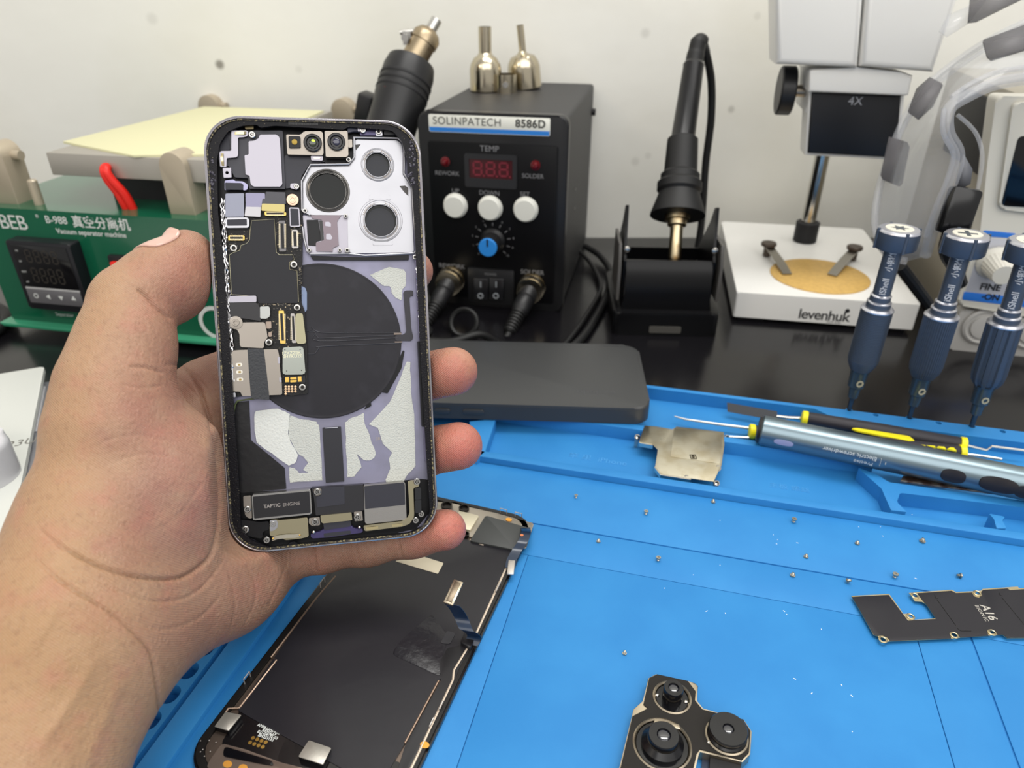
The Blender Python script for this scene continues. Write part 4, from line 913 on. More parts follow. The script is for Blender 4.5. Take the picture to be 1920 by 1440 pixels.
for lab, x, y, ps_, k in (('tiny steel screw, the leftmost one just below the front tray ridge', 1080, 933, 'down', .8),
        ('tiny screw standing near the phone corner, left end of the scatter', 1122, 1016, 'up', .9),
        ('tiny screw lying above the groove, below the steel shield plate', 1211, 964, 'down', 1),
        ('tiny screw just below the mat groove, left of the others there', 1234, 1051, 'down', 1),
        ('tiny screw against the ridge below the right edge of the steel plate', 1337, 942, 'up', 1),
        ('round headed tiny screw in the upper middle below the empty tray', 1488, 979, 'down', 1.1),
        ('tiny screw right above the mat groove, middle of the scatter', 1511, 1045, 'up', 1),
        ('tiny screw just under the mat groove, thread up, middle', 1486, 1080, 'up', 1.05),
        ('tipped over tiny screw lying left of the dark A16 plate, under the groove', 1587, 1092, (.5, -.4, .5), 1),
        ('thread up tiny screw below the tray divider', 1607, 1020, 'up', 1),
        ('tiny screw with round head facing up above the A16 plate', 1677, 1083, 'down', 1.15),
        ('bright tall tiny screw with thread up, furthest right below the part bins', 1729, 1016, 'up', 1.3),
        ('tiny screw fallen on its side above the A16 plate, at right', 1801, 1083, (-1, .1, .05), 1.1),
        ('lone tiny screw on the empty mat above the camera module', 1171, 1226, 'up', .8)):
    small_screw(lab, x, y, ps_, k)

# --- dark shielding plate marked A16
az = 1.2
ab, o = lay('board_shield', 'dark metal logic board shield marked A16 on the right of the mat', 'metal plate', (1760, 1150), 0)
K = lambda pts, z=az: loc(o, pts, z, 5.647, 1580, 1060)
DARK = M('graphite_film', (36, 35, 40), .42, spec=.3, bump=(.3, .004)); BRASS = M('pale_brass', (186, 172, 138), .32, .9)
hl = [(425, 790, 26), (1180, 742, 26), (1580, 714, 22), (1425, 300, 22), (765, 326, 24), (718, 545, 22)]
def hol(cx, cy, r, z=az): q = K([(cx, cy)], z)[0]; return circ(q[0], q[1], r * .0335, 14)
out = [(90, 330), (490, 308), (605, 465), (640, 520), (700, 515), (745, 535), (750, 582), (985, 568), (880, 415), (838, 392), (762, 385), (735, 345), (700, 298), (780, 290), (1155, 265), (1200, 290), (1372, 280), (1465, 273), (1480, 255), (1745, 238), (1850, 230), (1870, 250), (2400, 215), (2500, 770), (1740, 775), (1690, 738), (1240, 770), (1170, 780), (500, 808), (405, 825), (370, 755), (325, 740), (185, 490)]
MB().prism(K(out), az, az + .3, holes=[hol(*h_) for h_ in hl]).build('plate', BRASS, ab)
film = [(98, 335), (486, 314), (600, 468), (690, 588), (990, 570), (886, 415), (850, 380), (800, 310), (790, 296), (1152, 271), (1198, 296), (1368, 288), (1390, 330), (1440, 345), (1478, 325), (1466, 282), (1484, 262), (1745, 245), (1770, 266), (1866, 258), (2390, 222), (2480, 762), (1742, 768), (1694, 732), (1640, 735), (1600, 688), (1550, 682), (1525, 700), (1545, 745), (1245, 765), (1205, 712), (1150, 705), (1128, 730), (1150, 775), (500, 800), (470, 762), (420, 742), (375, 748), (330, 735), (190, 490)]
fl = MB().prism(K(film, az + .3), az + .3, az + .42, .05).build('film', DARK, ab)
for hx, hy, hr in hl:
    q = K([(hx, hy)], az + .3)[0]; MB().lathe([(1.55, 0), (1.55, .3), (1.2, .5), (.95, .4), (.95, 0)], (q[0], q[1], az + .25), (0, 0, 1), 24).build('screw_eyelet', BRASS, ab)
ln = MB()
for pts in ([(975, 312), (985, 350), (1010, 352)], [(1000, 365), (1195, 635), (1215, 645)], [(1210, 665), (1250, 695), (1360, 695)], [(1655, 292), (1668, 318), (1692, 325)], [(1685, 342), (2040, 810 - 40)]):
    ln.tube([(*q, az + .42) for q in K(pts, az + .4)], .13, 6)
ln.build('scored_line', BLACKG, ab)
GR = M('etched_grey', (176, 172, 164), .5)
for s_, c_, e_, sz, bd in (('A16', (1545, 500), (1620, 610), 4.6, .06), ('BIONIC', (1470, 505), (1545, 615), 2.0, 0)):
    q = K([c_, e_], az + .45); d_ = Vector((q[1][0] - q[0][0], q[1][1] - q[0][1], 0)); text(s_, sz, (*q[0], az + .47), d_, Vector((0, 0, 1)).cross(d_), GR, ab, 'lettering', depth=.02, bold=bd, space=1.0 if sz > 3 else 1.3)

# --- rear camera module
cz = 4.2
cm_, o = lay('camera_module', 'triple lens phone camera module lying at the bottom of the mat', 'camera module', (1250, 1360), 0)
K = lambda pts, z=cz: loc(o, pts, z, 6.62, 1150, 1240)
NIK = M('warm_nickel', (176, 164, 144), .3, .95); FOAM = M('dark_foam', (40, 38, 36), .75, spec=.2, bump=(.35, .03))
out = [(530, 155), (930, 245), (1020, 272), (1052, 310), (1030, 490), (1112, 592), (1620, 718), (1720, 870), (1700, 1155), (1600, 1255), (1070, 1115), (1052, 1150), (980, 1500), (900, 1900), (700, 2100), (-80, 1900), (80, 1300), (250, 590), (372, 500), (430, 210)]
MB().prism(K(out), .1, cz, .2).build('body', NIK, cm_)
fo_ = [(545, 168), (925, 252), (1020, 380), (1012, 492), (1105, 605), (1610, 730), (1700, 872), (1682, 1140), (1595, 1232), (1075, 1095), (1035, 1150), (960, 1490), (880, 1880), (-60, 1880), (95, 1300), (235, 690), (430, 590), (372, 540), (385, 480), (445, 215)]
L = [dict(c=(728, 455), r=6.4, b=[(3.3, 5.0), (3.1, 5.4)], g=1.7), dict(c=(605, 1040), r=9.2, b=[(6.6, .8), (6.6, 1.6), (5.0, 3.2), (4.9, 5.0), (4.6, 5.4)], g=2.1), dict(c=(1405, 935), r=6.7, b=[(6.0, 1.0), (5.4, 1.6), (5.9, 2.8), (6.1, 3.8), (5.8, 4.2)], g=1.7)]
hs = [circ(*K([l['c']])[0], l['r'] - .2, 36) for l in L]
MB().prism(K(fo_), cz, cz + .35, holes=hs).build('foam_pad', FOAM, cm_)
LBK = M('lens_black', (14, 14, 17), .22); LGL = M('lens_glass', (10, 12, 26), .03, coat=1, spec=.9)
for l in L:
    q = K([l['c']])[0]
    lr = MB().lathe([(l['r'], 0), (l['r'], .5), (l['r'] - .5, .75), (l['r'] - .9, .4), (l['r'] - 1.0, -.8), (0, -.8)], (q[0], q[1], cz), (0, 0, 1), 56).build('lens_seat', NIK, cm_)
    MB().lathe([(l['r'] - 1.1, -.7), (l['r'] - 1.15, .0), (l['b'][0][0] + .3, .1)], (q[0], q[1], cz), (0, 0, 1), 48).build('seal_ring', BLACKG, lr)
    top = l['b'][-1]; b_ = MB().lathe([(l['b'][0][0], 0)] + l['b'] + [(l['g'] + .1, top[1] + .02), (l['g'], top[1] - .5), (0, top[1] - .5)], (q[0], q[1], cz), (0, 0, 1), 56).build('lens_barrel', LBK, cm_)
    MB().ball((q[0], q[1], cz + top[1] - .55), l['g'], (1, 1, .28), 28).build('lens', LGL, b_)
q = K([(515, 730), (815, 800), (830, 860), (495, 790)]); MB().prism(q, cz, cz + .7, .15).build('bracket_tab', NIK, cm_)
for cx, cy in ((545, 425), (900, 505), (440, 1300), (1190, 1010), (1560, 1095)):
    q = K([(cx, cy)])[0]; MB().ball((q[0], q[1], cz + .3), .55, (1.3, 1, .6), 10).build('solder_dot', CHROME, cm_)
q = K([(1110, 1140), (1200, 1165), (1200, 1500), (1090, 1460)], 2); MB().prism(q, .6, 1.0).build('flex_cable', M('flex_navy', (18, 40, 66), .3), cm_)
q = K([(1200, 1165), (1590, 1255), (1560, 1500), (1180, 1500)], 2.5); MB().prism(q, .2, 3.0, .2).build('connector_block', BLACKM, cm_)

# ---------------------------------------------------------------- removed phone screen, face down on the mat
scz = 1.6
Rr = gp(896, 1209, scz); Yd = Rr - gp(788, 1440, scz); Yd /= np.linalg.norm(Yd); Xd = np.array([Yd[1], -Yd[0], 0.])
T_ = gp(900, 949, scz); SO = Rr - Xd * 35.7; SO = SO + Yd * ((T_ - SO) @ Yd - 73.4); SO[2] = 0.03
DF = Frame(SO, Xd, Yd)
dsp = thing('phone_screen', 'removed phone screen lying face down on the blue mat', 'phone screen', frame=DF)
D = lambda pts, z=2.2: [DF.t(340 + x / 2.769, 920 + y / 2.769, z) for x, y in pts]
GLB = M('glass_black', (16, 15, 17), .18, coat=.3); FRM = M('frame_bronze', (120, 106, 96), .35, .8); SHEET = M('sheet_black', (32, 31, 36), .36, bump=(9, .12)); ALM = M('pale_alu', (196, 190, 184), .35, .7)
MB().prism(rrect(-35.7, 35.7, -73.4, 73.4, 11.5, 10), 0, 1.5, .5, seg=3).build('glass', GLB, dsp)
MB().prism(rrect(-34.9, 34.9, -72.6, 72.6, 10.8, 10), 1.4, 2.3, .15, holes=[rrect(-32.6, 32.6, -70.4, 70.4, 9, 10)]).build('plastic_frame', M('frame_black', (22, 20, 20), .35, bump=(.8, .04)), dsp)
MB().prism(rrect(-32.4, 32.4, -70.2, 70.2, 8.8, 8), 1.4, 1.7).build('back_plate', FRM, dsp)
sh = [(820, 430), (1100, 340), (1725, 305), (1690, 400), (1500, 790), (1345, 870), (1340, 985), (1155, 1318), (1110, 1440), (980, 1440), (290, 1140), (310, 1125), (490, 870), (600, 700)]
sh = [(700, 560), (1010, 90), (1300, 170), (1500, 262), (1725, 305), (1530, 735), (1400, 930), (1340, 985), (1160, 1315), (1085, 1440), (1060, 1500), (900, 1480), (290, 1140)]
MB().prism(rnd(D(sh), 1), 1.7, 2.35, .2).build('black_sheet', SHEET, dsp)
bot = [(300, 1150), (1130, 1410), (1200, 1560), (900, 1650), (200, 1400), (215, 1300)]
MB().prism(D(bot, 2.0), 1.7, 2.1).build('lower_board', GLB, dsp)
TAN = M('tan_metal', (150, 128, 112), .35, .8)
for pts, r_ in (([(800, 445), (700, 560), (465, 868), (495, 880), (300, 1130), (245, 1132), (180, 1230)], .42), ([(1335, 988), (1160, 1312)], .4), ([(1690, 395), (1530, 745), (1478, 832), (1415, 935), (1410, 985), (1195, 1440), (1150, 1560)], .5), ([(1500, 255), (1570, 285)], .5), ([(590, 160), (600, 170)], .2)):
    MB().tube([(*q, 2.2) for q in D(pts)], r_, 8).build('metal_edge', TAN if r_ < .45 else M('beige_edge', (206, 190, 172), .4, .5), dsp)
cab = [(1475, 800), (1500, 820), (1440, 930), (1420, 990), (1140, 1560), (1090, 1560), (1160, 1330), (1350, 985), (1338, 900), (1380, 820)]
MB().prism(rnd(D(cab), 1), 2.3, 2.5, .1).build('flex_band', M('band_black', (26, 25, 28), .45), dsp)
MB().prism(rnd(D([(1090, 850), (1345, 970), (1350, 880), (1390, 760), (1300, 640), (1140, 780)]), 2), 2.3, 2.45, .12).build('crinkled_film', M('film_black', (30, 29, 34), .3, bump=(3, .25)), dsp)
MB().prism(rnd(D([(1110, 368), (1240, 340), (1362, 378), (1332, 434)]), .5), 2.35, 2.55, .1).build('cream_label', M('cream_label', (214, 204, 180), .5), dsp)
# top: camera cut-outs, sensor plate and clips
MB().prism(rnd(D([(1420, 60), (1830, 170), (1790, 300), (1740, 290), (1300, 200), (1300, 60)]), 1), 1.7, 2.3, .1).build('top_plate', M('silver_plate', (170, 162, 150), .35, .8), dsp)
MB().prism(rnd(D([(1580, 130), (1808, 196), (1728, 308), (1498, 262)], 3), 1), 2.3, 3.2, .25).build('speaker_cover', M('cover_grey', (58, 60, 60), .5), dsp)
MB().prism(rnd(D([(1440, 105), (1545, 130), (1500, 205), (1420, 190)], 3), .5), 2.3, 3.1, .2).build('sensor_shield', M('cream_shield', (208, 200, 176), .4, .4), dsp)
for cx, cy, r_ in ((1378, 84, 2.6), (1468, 98, 2.4), (1478, 235, 1.5)):
    q = D([(cx, cy)])[0]; MB().lathe([(r_, 0), (r_, 1.3), (r_ * .75, 1.3), (r_ * .7, .3), (0, .3)], (q[0], q[1], 2.2), (0, 0, 1), 28).build('lens_ring', M('ring_dark', (40, 36, 34), .25, .6), dsp)
for cx, cy in ((1672, 118), (1750, 138), (1650, 500), (1640, 520), (345, 985), (735, 490), (1350, 1125), (1300, 1215)):
    q = Vector((*D([(cx, cy)], 2.2)[0], 2.2)); along = Vector((1, 0, 0)) if cy < 200 else Vector((0, 1, 0)); 
    w_ = 1.6; up = Vector((0, 0, 2.6 if cy < 200 or cx < 800 else 1.4)); MB().tube([q - along * w_, q - along * w_ + up, q + along * w_ + up, q + along * w_], .22, 6).build('spring_clip', ALM, dsp)
FLX = M('flex_blue', (16, 36, 60), .28, coat=.3)
def F3(cx, cy, z): return (*DF.t(340 + cx / 2.769, 920 + cy / 2.769, z), z)
MB().ribbon(smoothp([F3(1785, 190, 2.4), F3(1790, 215, 6), F3(1775, 260, 6.5), F3(1742, 310, 4.5), F3(1715, 360, 3.8), F3(1708, 400, 3.6)], 5), (1, .25, 0), 4.2, .15).build('sensor_flex', FLX, dsp)
q = F3(1712, 400, 3.6); MB().box(-1.4, 1.4, -4, 4, -.4, .5, rot=Matrix.Translation(q) @ Matrix.Rotation(.25, 4, 'Z'), bev=.3).build('flex_connector', ALM, dsp)
q = F3(1768, 232, 6.6); MB().cyl(q, (0, 0, 1), .7, .2).build('copper_dot', M('copper', (214, 130, 90), .4, .6), dsp)
fx = smoothp([F3(1500, 800, 2.6), F3(1522, 760, 5), F3(1500, 735, 9), F3(1478, 720, 10), F3(1455, 665, 12), F3(1430, 620, 16), F3(1402, 590, 19)], 6)
MB().ribbon(fx, (1, .1, 0), 5.5, .16).build('display_flex', FLX, dsp)
ca, cb = Vector(F3(1440, 470, 21)), Vector(F3(1385, 590, 19)); dr = (cb - ca).normalized(); Lq = (cb - ca).length / 2
u = dr.cross(Vector((.1, -.6, .8))).normalized(); v_ = dr.cross(u); bm_ = Matrix((u, dr, v_)).transposed().to_4x4(); bm_.translation = (ca + cb) / 2
MB().box(-1.9, 1.9, -Lq, Lq, -.5, .5, rot=bm_, bev=.25).build('display_connector', NIK, dsp)
MB().box(-1.1, 1.1, -Lq + .8, Lq - .8, .5 if v_.z > 0 else -.8, .8 if v_.z > 0 else -.5, rot=bm_, bev=.1).build('contact_strip', M('strip_bronze', (120, 108, 92), .35, .8), dsp)
MB().prism(rnd(D([(1478, 715), (1535, 740), (1500, 822), (1448, 790)], 3.5), .8), 2.4, 4.0, .6).build('folded_flex', M('band_black', (26, 25, 28), .45), dsp)
MB().prism(rnd(D([(1380, 730), (1425, 742), (1395, 800), (1345, 795)]), 1), 2.4, 2.6).build('grey_tab', M('tab_grey', (44, 44, 48), .5), dsp)
for pts in ([(230, 1150), (312, 1166), (246, 1248), (172, 1226)], [(662, 1298), (778, 1338), (736, 1424), (608, 1382)]):
    bz = MB().prism(rnd(D([(x, y + 4) for x, y in pts], 3.4), .3), 1.8, 4.1, .2).build('magnet_block', BLACKG, dsp)
    MB().prism(rnd(D(pts, 4.2), .3), 4.1, 4.4, .1).build('silver_cover', M('silver_satin', (172, 168, 160), .4, .7, bump=(1.2, .05)), bz)
q = D([(465, 1245), (520, 1265)], 2.1); d_ = Vector((q[1][0] - q[0][0], q[1][1] - q[0][1], 0))
for k, s_ in enumerate(('AMB612AD01_MP', 'REV02.LF', '821-04195-03', 'BH223132')):
    c_ = D([(466 - 9 * k, 1240 + 14 * k)], 2.15)[0]; text(s_, 1.35, (*c_, 2.12), d_, Vector((0, 0, 1)).cross(d_), INKW, dsp, 'lettering', depth=.02, bold=.03)
for i in range(4):
    for j in range(2):
        c_ = D([(372 + 22 * i - 15 * j, 1284 + 7.5 * i + 24 * j)], 2.1)[0]; MB().lathe([(.62, 0), (.62, .08)], (*c_, 2.1), (0, 0, 1), 14).build('gold_pad', GOLD, dsp)
MB().prism(rnd(D([(210, 1315), (330, 1345), (520, 1415), (620, 1440), (900, 1520), (900, 1600), (130, 1440), (150, 1400)]), 1), 1.75, 2.5, .2).build('lower_bracket', M('bracket_grey', (138, 122, 112), .35, .7), dsp)
MB().prism(rnd(D([(225, 1330), (470, 1405), (482, 1430), (440, 1425), (215, 1380)], 2.5), 1), 2.5, 2.8, .2).build('black_strip', BLACKG, dsp)
for cx, cy in ((240, 1420), (320, 1440), (1264, 1320), (1700, 150)):
    c_ = D([(cx, cy)], 2.5)[0]; MB().prism(circ(*c_, 1.5, 20, 1.1), 2.4, 2.6).build('gold_contact', M('gold_warm', (224, 160, 70), .4, .6), dsp)
dd_ = MB()
for cx, cy in ((100, 1300), (145, 1298), (180, 1308), (150, 1355), (100, 1357), (120, 1380), (112, 1345)): c_ = D([(cx, cy)])[0]; dd_.ball((*c_, 2.3), .22, n=8)
dd_ = dd_.build('adhesive_crumb', ALM, dsp); dd_['kind'] = 'stuff'

# ---------------------------------------------------------------- the opened phone held in the hand
def camv(v): return np.array([v[0], v[1] * SN + v[2] * CS, v[1] * CS - v[2] * SN])
pc_ = np.array([-64.4, 16.9, 245.9]); r1 = camv((.9690, .0524, .2201)); r2 = camv((-.0457, 1.0019, -.0620))
HC = CAMP + camv(pc_)
HFm = Frame(HC, r1, r2)
PW, PL = 71.5, 147.5
ph = thing('opened_phone', 'phone with its screen removed showing circuit boards, held in the hand', 'phone', frame=HFm)
def Q(pts, z, s=4.2667, ox=380, oy=200): return [HFm.t(ox + x / s, oy + y / s, z) for x, y in pts]
Q1 = Q
def Q2(pts, z): return Q(pts, z, 4.2667, 380, 480)
def Q3(pts, z): return Q(pts, z, 4.2667, 380, 750)
def QA(pts, z): return Q(pts, z, 8, 360, 195)
def QB(pts, z): return Q(pts, z, 8, 620, 195)
def QC(pts, z): return Q(pts, z, 8, 400, 880)
def QD(pts, z): return Q(pts, z, 8, 620, 880)
def QP(pts, z): return [HFm.t(x, y, z) for x, y in pts]
SSF = M('side_band', (104, 101, 106), .16, 1, rvar=.08); LEDGE = M('sealing_ledge', (16, 15, 20), .38, spec=.2, bump=(.5, .12), mottle=(.5, (120, 112, 96), .66, .74))
LAV = M('lavender_alu', (122, 121, 138), .42, .5, bump=(4, .01), mottle=(12, (132, 131, 152), .4, .6))
ALB = M('bright_alu', (164, 164, 169), .36, .92, bump=(9, .03), rvar=.1); SAT = M('satin_alu', (160, 157, 166), .42, .8, bump=(.25, .01))
PCB = M('circuit_board', (26, 25, 26), .45, spec=.3, bump=(.4, .12), mottle=(.5, (150, 136, 104), .70, .76)); GRAPH = M('graphite_sheet', (38, 38, 42), .55, spec=.3, bump=(7, .03)); GRAPH2 = M('graphite_raised', (50, 50, 57), .5, spec=.3)
BLK = M('inner_black', (17, 17, 20), .4, spec=.3, bump=(1.2, .03)); KHAKI = M('khaki_metal', (158, 150, 124), .3, .85); TAUPE = M('taupe_shield', (146, 139, 131), .34, .85, rvar=.08)
ADH = M('white_adhesive', (204, 206, 201), .6, bump=(.8, .22)); ADH2 = M('grey_adhesive', (186, 188, 182), .7, bump=(.5, .3)); PURP = M('purple_plastic', (54, 46, 88), .35)
LGLS = M('well_glass', (14, 17, 17), .12, spec=.25)
def part(name, pts, z0, z1, mat, bev=.08, par=None, r=.25, holes=()):
    p_ = rnd(pts, r) if r else pts
    o = MB().prism(p_, z0, z1, 0 if holes else bev, holes=holes).build(name, mat, par or ph, 20); return o
# side band, ledge, back
ring = MB(); ring.prism(rrect(-PW / 2, PW / 2, -PL / 2, PL / 2, 12.3, 14), -7.8, 0, holes=[rrect(-PW / 2 + .75, PW / 2 - .75, -PL / 2 + .75, PL / 2 - .75, 11.6, 14)])
for z in (-7.4, -.35): pass
ring.build('side_band', SSF, ph)
for z_ in (-.3, -7.5): MB().tube([(x, y, z_) for x, y in rrect(-PW / 2 + .3, PW / 2 - .3, -PL / 2 + .3, PL / 2 - .3, 12, 14)], .36, 8, closed=True).build('polished_edge', M('edge_polish', (186, 184, 188), .14, 1), ph)
MB().prism(rrect(-PW / 2 + .7, PW / 2 - .7, -PL / 2 + .7, PL / 2 - .7, 11.6, 14), -.9, -.45, holes=[rrect(-PW / 2 + 1.25, PW / 2 - 1.25, -PL / 2 + 1.25, PL / 2 - 1.25, 11.2, 14)]).build('glue_residue', M('glue_gold', (40, 37, 36), .45, bump=(.4, .2), mottle=(.7, (150, 138, 100), .5, .62)), ph)
hole = rrect(-PW / 2 + 4.1, PW / 2 - 4.3, -PL / 2 + 4.0, PL / 2 - 4.6, 8.5, 10)
hole = rnd(QP([(455, 236), (482, 234), (488, 240), (515, 236), (645, 244), (652, 238), (735, 245), (752, 262), (764, 300), (764, 335), (773, 350), (780, 480), (790, 700), (801, 880), (806, 960), (792, 990), (765, 1001), (560, 1022), (555, 1016), (543, 1016), (538, 1024), (505, 1026), (470, 1012), (452, 990), (448, 900), (430, 640), (418, 470), (409, 400), (407, 300), (412, 270), (428, 246)], -1.2), 1.2, 3)
MB().prism(rrect(-PW / 2 + .7, PW / 2 - .7, -PL / 2 + .7, PL / 2 - .7, 11.6, 14), -2.2, -.9, holes=[hole]).build('sealing_ledge', LEDGE, ph)
MB().prism(rrect(-PW / 2 + .7, PW / 2 - .7, -PL / 2 + .7, PL / 2 - .7, 11.6, 12), -7.6, -5.3).build('back_panel', LAV, ph)
part('inner_lining', QP([(404, 290), (410, 262), (440, 236), (740, 238), (768, 262), (664, 262), (664, 308), (650, 322), (580, 322), (566, 345), (566, 480), (405, 480)], -5.2), -5.3, -5.2, BLK, 0)
part('inner_lining', QP([(420, 925), (545, 918), (790, 898), (806, 900), (806, 960), (780, 992), (720, 1004), (505, 1026), (460, 1004)], -5.2), -5.3, -5.2, BLK, 0)
lum = random.Random(3); gl = MB()
for x, y in [(lum.uniform(766, 778), lum.uniform(262, 345)) for _ in range(46)] + [(lum.uniform(390, 404), lum.uniform(300, 375)) for _ in range(22)]:
    q = HFm.t(x, y, -.9); gl.ball((q[0], q[1], -.9), lum.uniform(.25, .6), (1, 1, .5), 8)
gl = gl.build('glue_lumps', M('glue_dark', (40, 36, 52), .18, coat=.4), ph); gl['kind'] = 'stuff'
# inner side walls with shiny torn glue
wl = MB()
for side in (0, 1):
    for k in range(3):
        pts = []
        for i in range(90):
            y = 372 + i * (3.9 if side == 0 else 5.6); base = (414 + (y - 372) * .062) if side == 0 else (785 + (y - 480) * .0545)
            if side == 1: y = 470 + i * 2.9; base = 784.5 + (y - 470) * .052
            q = HFm.t(base + lum.uniform(-1.6, 1.6) + k * 2.2 * (1 if side == 0 else -1), y, -2.0); pts.append((q[0], q[1], -1.9 - .5 * k + lum.uniform(-.2, .3)))
        wl.tube(pts, [lum.uniform(.1, .42) for _ in pts], 6)
wl = wl.build('torn_glue', M('torn_chrome', (205, 203, 205), .12, 1), ph); wl['kind'] = 'stuff'
part('wall_strip', QP([(411, 585), (424, 590), (432, 700), (438, 800), (432, 880), (427, 800), (420, 680)], -2.6), -5, -2.7, LAV)
part('wall_strip', QP([(778, 480), (788, 480), (799, 700), (803, 860), (797, 865), (788, 700)], -3), -5, -3.1, M('violet_wall', (120, 116, 140), .3, .6))
part('side_block', QP([(783, 640), (790, 640), (797, 800), (791, 800)], -2.8), -5, -2.4, BLK)
# screws
SCR = M('screw_silver', (168, 166, 163), .25, 1)
scp = MB().lathe([(1.15, -.9), (1.15, -.1), (1.0, .05), (.62, .05), (.55, -.12), (0, -.16)], (0, 0, 0), (0, 0, 1), 24)
for i in range(5): a = i * 2 * math.pi / 5; scp.box(-.28, .28, -.08, .08, .0, .09, rot=Matrix.Rotation(a, 4, 'Z') @ Matrix.Translation((.3, 0, 0)))
scp = scp.build('screw', SCR, ph); nuts = MB().lathe([(1.25, -.8), (1.25, -.1), (1.1, .12), (.7, .16), (.55, 0), (.5, -.5), (0, -.5)], (0, 0, 0), (0, 0, 1), 24).build('standoff', SCR, ph)
MB().lathe([(.6, 0), (0, .02)], (0, 0, -.11), (0, 0, 1), 12).build('screw_recess', M('recess_dark', (40, 38, 36), .4, .6), scp); MB().lathe([(.52, 0), (0, .02)], (0, 0, -.3), (0, 0, 1), 14).build('screw_hole', M('recess_dark', (40, 38, 36), .4, .6), nuts)
first = {}
def put(proto, px, py, z, sc=1.0):
    o = proto if proto.name not in first else copy_tree(proto, ph)
    first[proto.name] = 1
    q = HFm.t(px, py, z); o.location = (q[0] * S, q[1] * S, z * S); o.scale = (sc,) * 3; return o
for x, y, z, s_ in ((472.5, 252, -1.8, 1), (556, 349, -3.4, .85), (680.5, 243.5, -1.9, .9), (594.5, 922.5, -1.4, 1.05), (590.5, 979, -1.6, 1.1), (670, 970, -1.6, 1.1), (782, 903.5, -1.2, 1.1), (779.5, 976, -1.6, 1), (459.5, 993.5, -2.0, 1.15), (463.5, 955.5, -1.3, 1), (511.5, 983, -1.6, 1), (500, 1013, -1.7, 1), (790, 964, -2.2, 1.0)):
    put(scp, x, y, z, s_)
for x, y, z, s_ in ((438, 465, -2.9, 1), (551, 496, -2.9, 1), (557, 576.5, -2.9, .95), (504, 642, -2.4, 1), (567, 726, -2.9, 1), (710, 246.5, -2.2, .8), (653.5, 299, -2.6, .7), (571.5, 395, -2.8, .7), (648, 405, -2.8, .6), (580, 469, -3, .55), (637, 469, -3, .55), (651, 469, -3, .7), (778, 482, -2.0, .7), (431, 763, -2.0, 1.0), (437, 877, -2.2, .9)):
    put(nuts, x, y, z, s_)
cop = MB().lathe([(1.95, -.6), (1.95, 0), (1.3, .05), (1.2, .2), (.7, .2), (.6, 0), (0, 0)], (*HFm.t(548.5, 374.5, -2.4), -2.4), (0, 0, 1), 32).build('copper_washer', M('copper_ring', (206, 170, 148), .3, .9), ph)
w_ = MB().lathe([(2.2, -.4), (2.2, 0), (1.2, .05), (1.1, .3), (.7, .3), (.6, -.3), (0, -.3)], (*HFm.t(442, 605, -1.9), -1.9), (0, 0, 1), 32).build('large_washer', TAUPE, ph)
# earpiece speaker
part('earpiece_module', QA([(420, 400), (1120, 400), (1360, 400), (1400, 1275), (860, 1270), (840, 1110), (640, 1100), (560, 930), (530, 930), (420, 940), (370, 700), (375, 490)], -3.2), -5.2, -3.1, M('module_grey', (50, 50, 58), .45))
part('grey_pad', QA([(385, 490), (530, 490), (560, 520), (570, 690), (390, 690)], -3), -3.1, -2.85, GRAPH2)
part('speaker_cover', QA([(1020, 460), (1265, 458), (1312, 500), (1330, 720), (1355, 1195), (1330, 1240), (920, 1240), (880, 1200), (865, 1075), (805, 1060), (788, 765), (850, 765), (848, 560), (940, 550), (1000, 515)], -2.3), -3, -2.2, SAT, .15)
zb = part('ground_bracket', QA([(590, 400), (825, 398), (842, 430), (835, 480), (780, 497), (690, 503), (692, 770), (670, 800), (520, 812), (515, 945), (425, 945), (410, 725), (440, 706), (590, 704)], -2.1), -2.5, -2.0, SAT, .1)
MB().ribbon([(*q, z) for q, z in zip(QA([(640, 440), (700, 438), (780, 442), (810, 430)], -1.8), (-1.9, -1.5, -1.3, -1.9))], HFm.Y @ HFm.X * 0 if False else (0, 1, 0), .9, .12).build('gold_spring', M('spring_gold', (206, 192, 150), .2, 1), zb)
MB().ribbon([(*q, z) for q, z in zip(QA([(455, 740), (450, 800), (460, 880), (465, 925)], -1.8), (-1.9, -1.4, -1.4, -1.9))], (1, 0, 0), .8, .12).build('gold_spring', M('spring_gold', (206, 192, 150), .2, 1), zb)
q = QA([(525, 1030)], -2.2)[0]
part('square_nut', QA([(460, 960), (585, 955), (592, 1100), (475, 1105)], -2.2), -4.5, -2.2, SAT, .15, holes=[circ(*q, .55, 16)])
part('antenna_flex', QA([(490, 1150), (620, 1130), (640, 1155), (760, 1160), (840, 1210), (830, 1280), (780, 1300), (740, 1260), (490, 1290)], -3), -4, -3.0, M('flex_lilac', (150, 148, 176), .35, .5))
part('antenna_cover', QA([(495, 1180), (740, 1185), (770, 1210), (765, 1290), (500, 1285)], -2.8), -3, -2.7, GRAPH2)
part('mic_bracket', QA([(790, 312), (920, 312), (925, 375), (800, 380)], -2.2), -3.6, -2.3, M('dark_gold', (92, 82, 58), .35, .7))
gr_ = MB()
for i in range(26):
    q = HFm.t(541.5 + i * 2.15, 229.5 + i * .05, -.9); gr_.box(q[0] - .12, q[0] + .12, q[1] - .75, q[1] + .75, -.93, -.8)
gr_.build('earpiece_mesh', BLACKG, ph)
